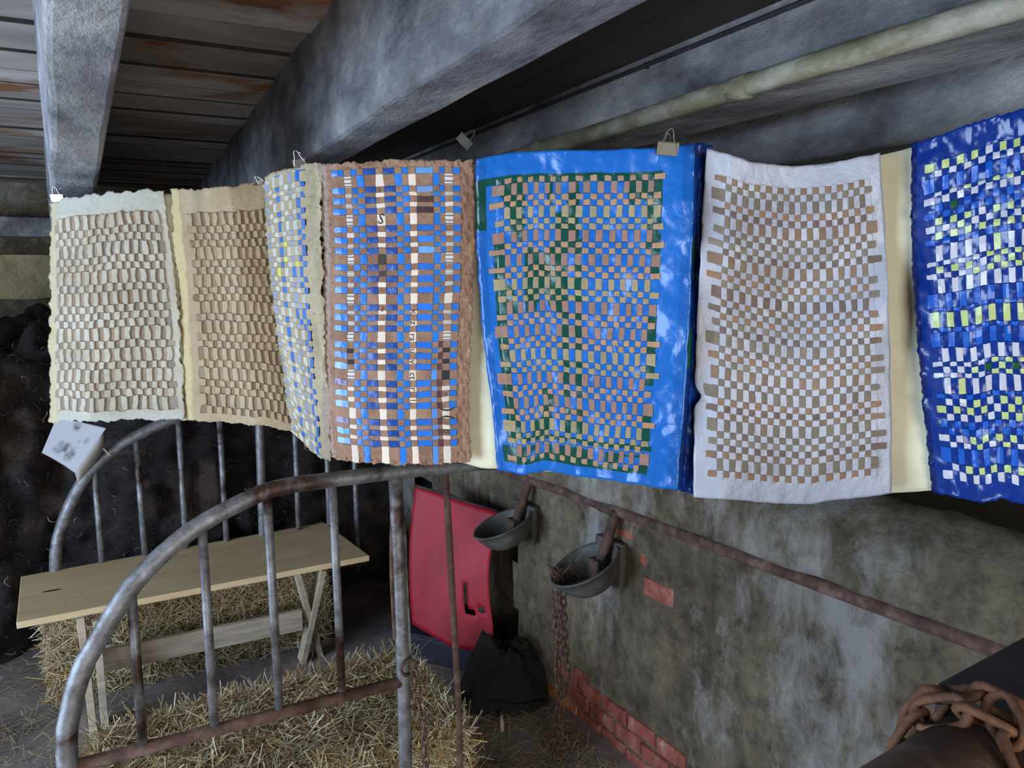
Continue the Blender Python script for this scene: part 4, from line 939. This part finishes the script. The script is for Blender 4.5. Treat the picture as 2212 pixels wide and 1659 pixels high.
# --- panel 7: dark blue plastic woven with green, white and blue film
S7f = Surf([(0, 1968, 310), (.1, 2010, 299), (.26, 2080, 274), (.42, 2150, 250), (.57, 2212, 234), (.78, 2300, 214), (1, 2400, 198)], [(0, 2010, 1066), (.12, 2060, 1073), (.27, 2120, 1087), (.38, 2160, 1078), (.5, 2212, 1090), (.75, 2310, 1096), (1, 2400, 1102)],
           [(0, 1.125), (.12, 1.09), (.5, 1.03), (1, .96)], lambda u, v: .006 * np.sin(v * 7 + u * 4) + .003 * fbm(u * 8, v * 14, 91), lambda u, v: (-14 * np.sin(np.pi * v * 1.1) * (1 - u) * (1 - .3 * v), 0 * u), 2.0, 91)
rows7 = [(348, 's', 'g'), (366, 's', 'w'), (390, 'T', 'b'), (407, 's', 'm'), (422, 's', 'w'), (440, 's', 'b'), (455, 's', 'b'), (470, 's', 'g'), (485, 's', 'w'), (500, 's', 'g'), (516, 's', 'b'), (539, 'T', 'w'), (559, 's', 'm'), (574, 's', 'g'), (590, 's', 'm'), (612, 'T', 'w'), (640, 'T', 'b'), (662, 's', 'b'), (684, 'T', 'g'), (706, 's', 'b'), (731, 'T', 'b'), (759, 'T', 'w'), (779, 's', 'm'), (793, 's', 'm'), (807, 's', 'm'), (827, 'T', 'w'), (848, 's', 'b'), (862, 's', 'm'), (879, 's', 'g'), (895, 's', 'm'), (912, 's', 'b'), (926, 's', 'b'), (942, 's', 'm'), (957, 's', 'w'), (980, 'T', 'b'), (1003, 's', 'm'), (1025, 's', 'w')]
mids = [(rows7[i][0] + rows7[i + 1][0]) / 2 + (-7 if rows7[i][1] == 's' and rows7[i + 1][1] == 'T' else 7 if rows7[i][1] == 'T' and rows7[i + 1][1] == 's' else 0) for i in range(len(rows7) - 1)]
rb7 = [(y - 282) / 790 for y in [338] + mids + [1034]]; cb7 = [.085 + .895 * k / 25 for k in range(26)]
pal7 = {'g': (184, 200, 130), 'w': (196, 196, 206), 'b': (26, 88, 184), 'd': (30, 84, 40)}
def strip7(j, k):
    c = rows7[j][2]
    if c == 'm': c = 'w' if (k + random.random() * 6) < 8 else 'g'
    elif c in 'gw' and random.random() < .12: c = 'g' if c == 'w' else 'w'
    if random.random() < .02: c = 'd'
    return vary(pal7[c], .07)
woven('woven_panel', 'dark blue crinkled plastic panel woven with pale green and white squares, rightmost', S7f, cb7, rb7, 0,
      lambda u, v: np.where((u < .035)[:, None], lin((12, 34, 96)), lin((15, 50, 130))) + 0 * v[:, None], 'crinkle_film', strip7, 'film', .0009, .0006, (.004, .02), .0014, .0004, 70, 130)

# ---------------------------------------------------------------- clips
def binder_clip(px, py, Y, wpx, label, roll=0.0, mat='chrome', hang=None, up=True):
    c = PY(px, py, Y); sc = np.linalg.norm(PY(px + wpx, py, Y) - c); t_ = empty('binder_clip', c); tag(t_, label, 'clip', 'metal clips holding up the panels')
    X = np.array([math.cos(roll), 0, -math.sin(roll)]); Zu = np.array([math.sin(roll), 0, math.cos(roll)]); Yd = np.array([0, -1.0, 0]); W_, Hb, D_ = sc, sc * .55, sc * .5
    prof = [(.0008, -Hb * .5), (.0022, -Hb * .5), (D_ * .5, Hb * .42), (D_ * .5, Hb * .5), (-D_ * .5, Hb * .5), (-D_ * .5, Hb * .42), (-.0022, -Hb * .5), (-.0008, -Hb * .5)]
    vs = [c + X * s * W_ / 2 + Yd * d + Zu * z for s in (-1, 1) for d, z in prof]; n = len(prof)
    fs = [(i, i + 1, n + i + 1, n + i) for i in range(n - 1)]
    o = mesh('clip_body', vs, fs, mat, t_); o.modifiers.new('s', 'SOLIDIFY').thickness = .0007
    for sd in (1, -1):
        b_ = c + Yd * sd * .0026 - Zu * Hb * .42; lean = sd * .35; d = Zu * math.cos(lean) + Yd * math.sin(lean) * 1.0
        L = sc * 1.15; wv = [(-.42, 0), (-.36, .3), (-.20, .62), (-.15, .85), (0, 1.0), (.15, .85), (.20, .62), (.36, .3), (.42, 0)]
        tube('wire_handle', catmull([b_ + X * a * W_ + d * L * q for a, q in wv], 4), max(.0007, sc * .035), 'chrome' if mat == 'chrome' else mat, t_, 6)
    return t_
binder_clip(126, 428, 1.895, 27, 'silver clip on the top left corner of the palest panel', 0.0)
binder_clip(563, 392, 1.655, 15, 'silver clip at the top corner between the tan panel and the edge-on panel', -.7)
binder_clip(648, 352, 1.47, 29, 'silver clip at the top of the edge-on panel, under the broad joist', -.22)
binder_clip(1441, 322, 1.155, 46, 'dull metal clip on the top edge of the bright blue panel', .08, 'dull_metal')
binder_clip(1004, 306, 1.75, 34, 'grey clip hanging empty in the dark below the ceiling', .8, 'dull_metal')
wirepts = [PY(60, 440, 2.02), PY(126, 424, 1.905), PY(350, 420, 1.79), PY(566, 398, 1.69), PY(648, 362, 1.50), PY(1000, 354, 1.335), PY(1300, 332, 1.25), PY(1441, 324, 1.2), PY(1700, 372, 1.22), PY(1960, 330, 1.18), PY(2250, 245, 1.06), PY(2420, 205, .98)]
wr = tube('added_wire', wirepts, .0012, 'black_steel', None, 6); tag(wr, 'thin wire added unseen behind the tops of the hanging panels as a support', 'wire')  # wire is added, mostly hidden behind the panel tops, to support the clips

# ---------------------------------------------------------------- rusty beam with chain, foreground right
A_, B_ = PY(1995, 1745, .60), PY(2290, 1532, .78); ax_ = (B_ - A_) / np.linalg.norm(B_ - A_)
rb_ = empty('rusty_rail', A_); tag(rb_, 'thick rusty tube in the bottom right foreground with a dark steel sleeve', 'rail')
p_end = A_ + ax_ * .17
tube('rail_tube', [A_ - ax_ * .22, A_, p_end], .050, 'dark_rust', rb_, 28)
sd = np.cross(ax_, Z); sd /= np.linalg.norm(sd); up_ = np.cross(sd, ax_)
bm = bmesh.new(); hexa(bm, box_axes(A_ + ax_ * .13, sd, up_, ax_, .112, .112, .5), .004); bmobj('steel_sleeve', bm, 'black_steel', rb_)
pe = A_ + ax_ * .52; bm = bmesh.new(); hexa(bm, box_axes((pe[0], pe[1], 0), np.array([ax_[0], ax_[1], 0]) / np.hypot(ax_[0], ax_[1]), sd, Z, .10, .10, pe[2] + .03), .004); bmobj('added_post', bm, 'black_steel', rb_)  # post added out of view so the tube and sleeve do not float
lm3 = link_mesh('chain_link', .052, .030, .0048); lm3.materials.append(MATS['bright_rust'])
fcn = empty('wrapped_chain', A_ + ax_ * .1); tag(fcn, 'heavy rusty chain wrapped over the thick tube in the bottom right corner', 'chain')
def wrap(s, th, r=.058): return A_ + ax_ * s + (up_ * math.cos(th) + sd * math.sin(th)) * r
chain([wrap(.07 + .035 * k / 8, -1.9 + 3.6 * k / 8) for k in range(9)], .040, fcn, lm3, .7)
chain([wrap(.115 + .02 * k / 8, -1.7 + 3.4 * k / 8, .066) for k in range(9)], .040, fcn, lm3, .2)
chain([wrap(.10, .3, .066), wrap(.07, .9, .066), wrap(.05, 1.4, .07), wrap(.05, 1.8, .10), wrap(.05, 1.9, .16)], .040, fcn, lm3, .9)
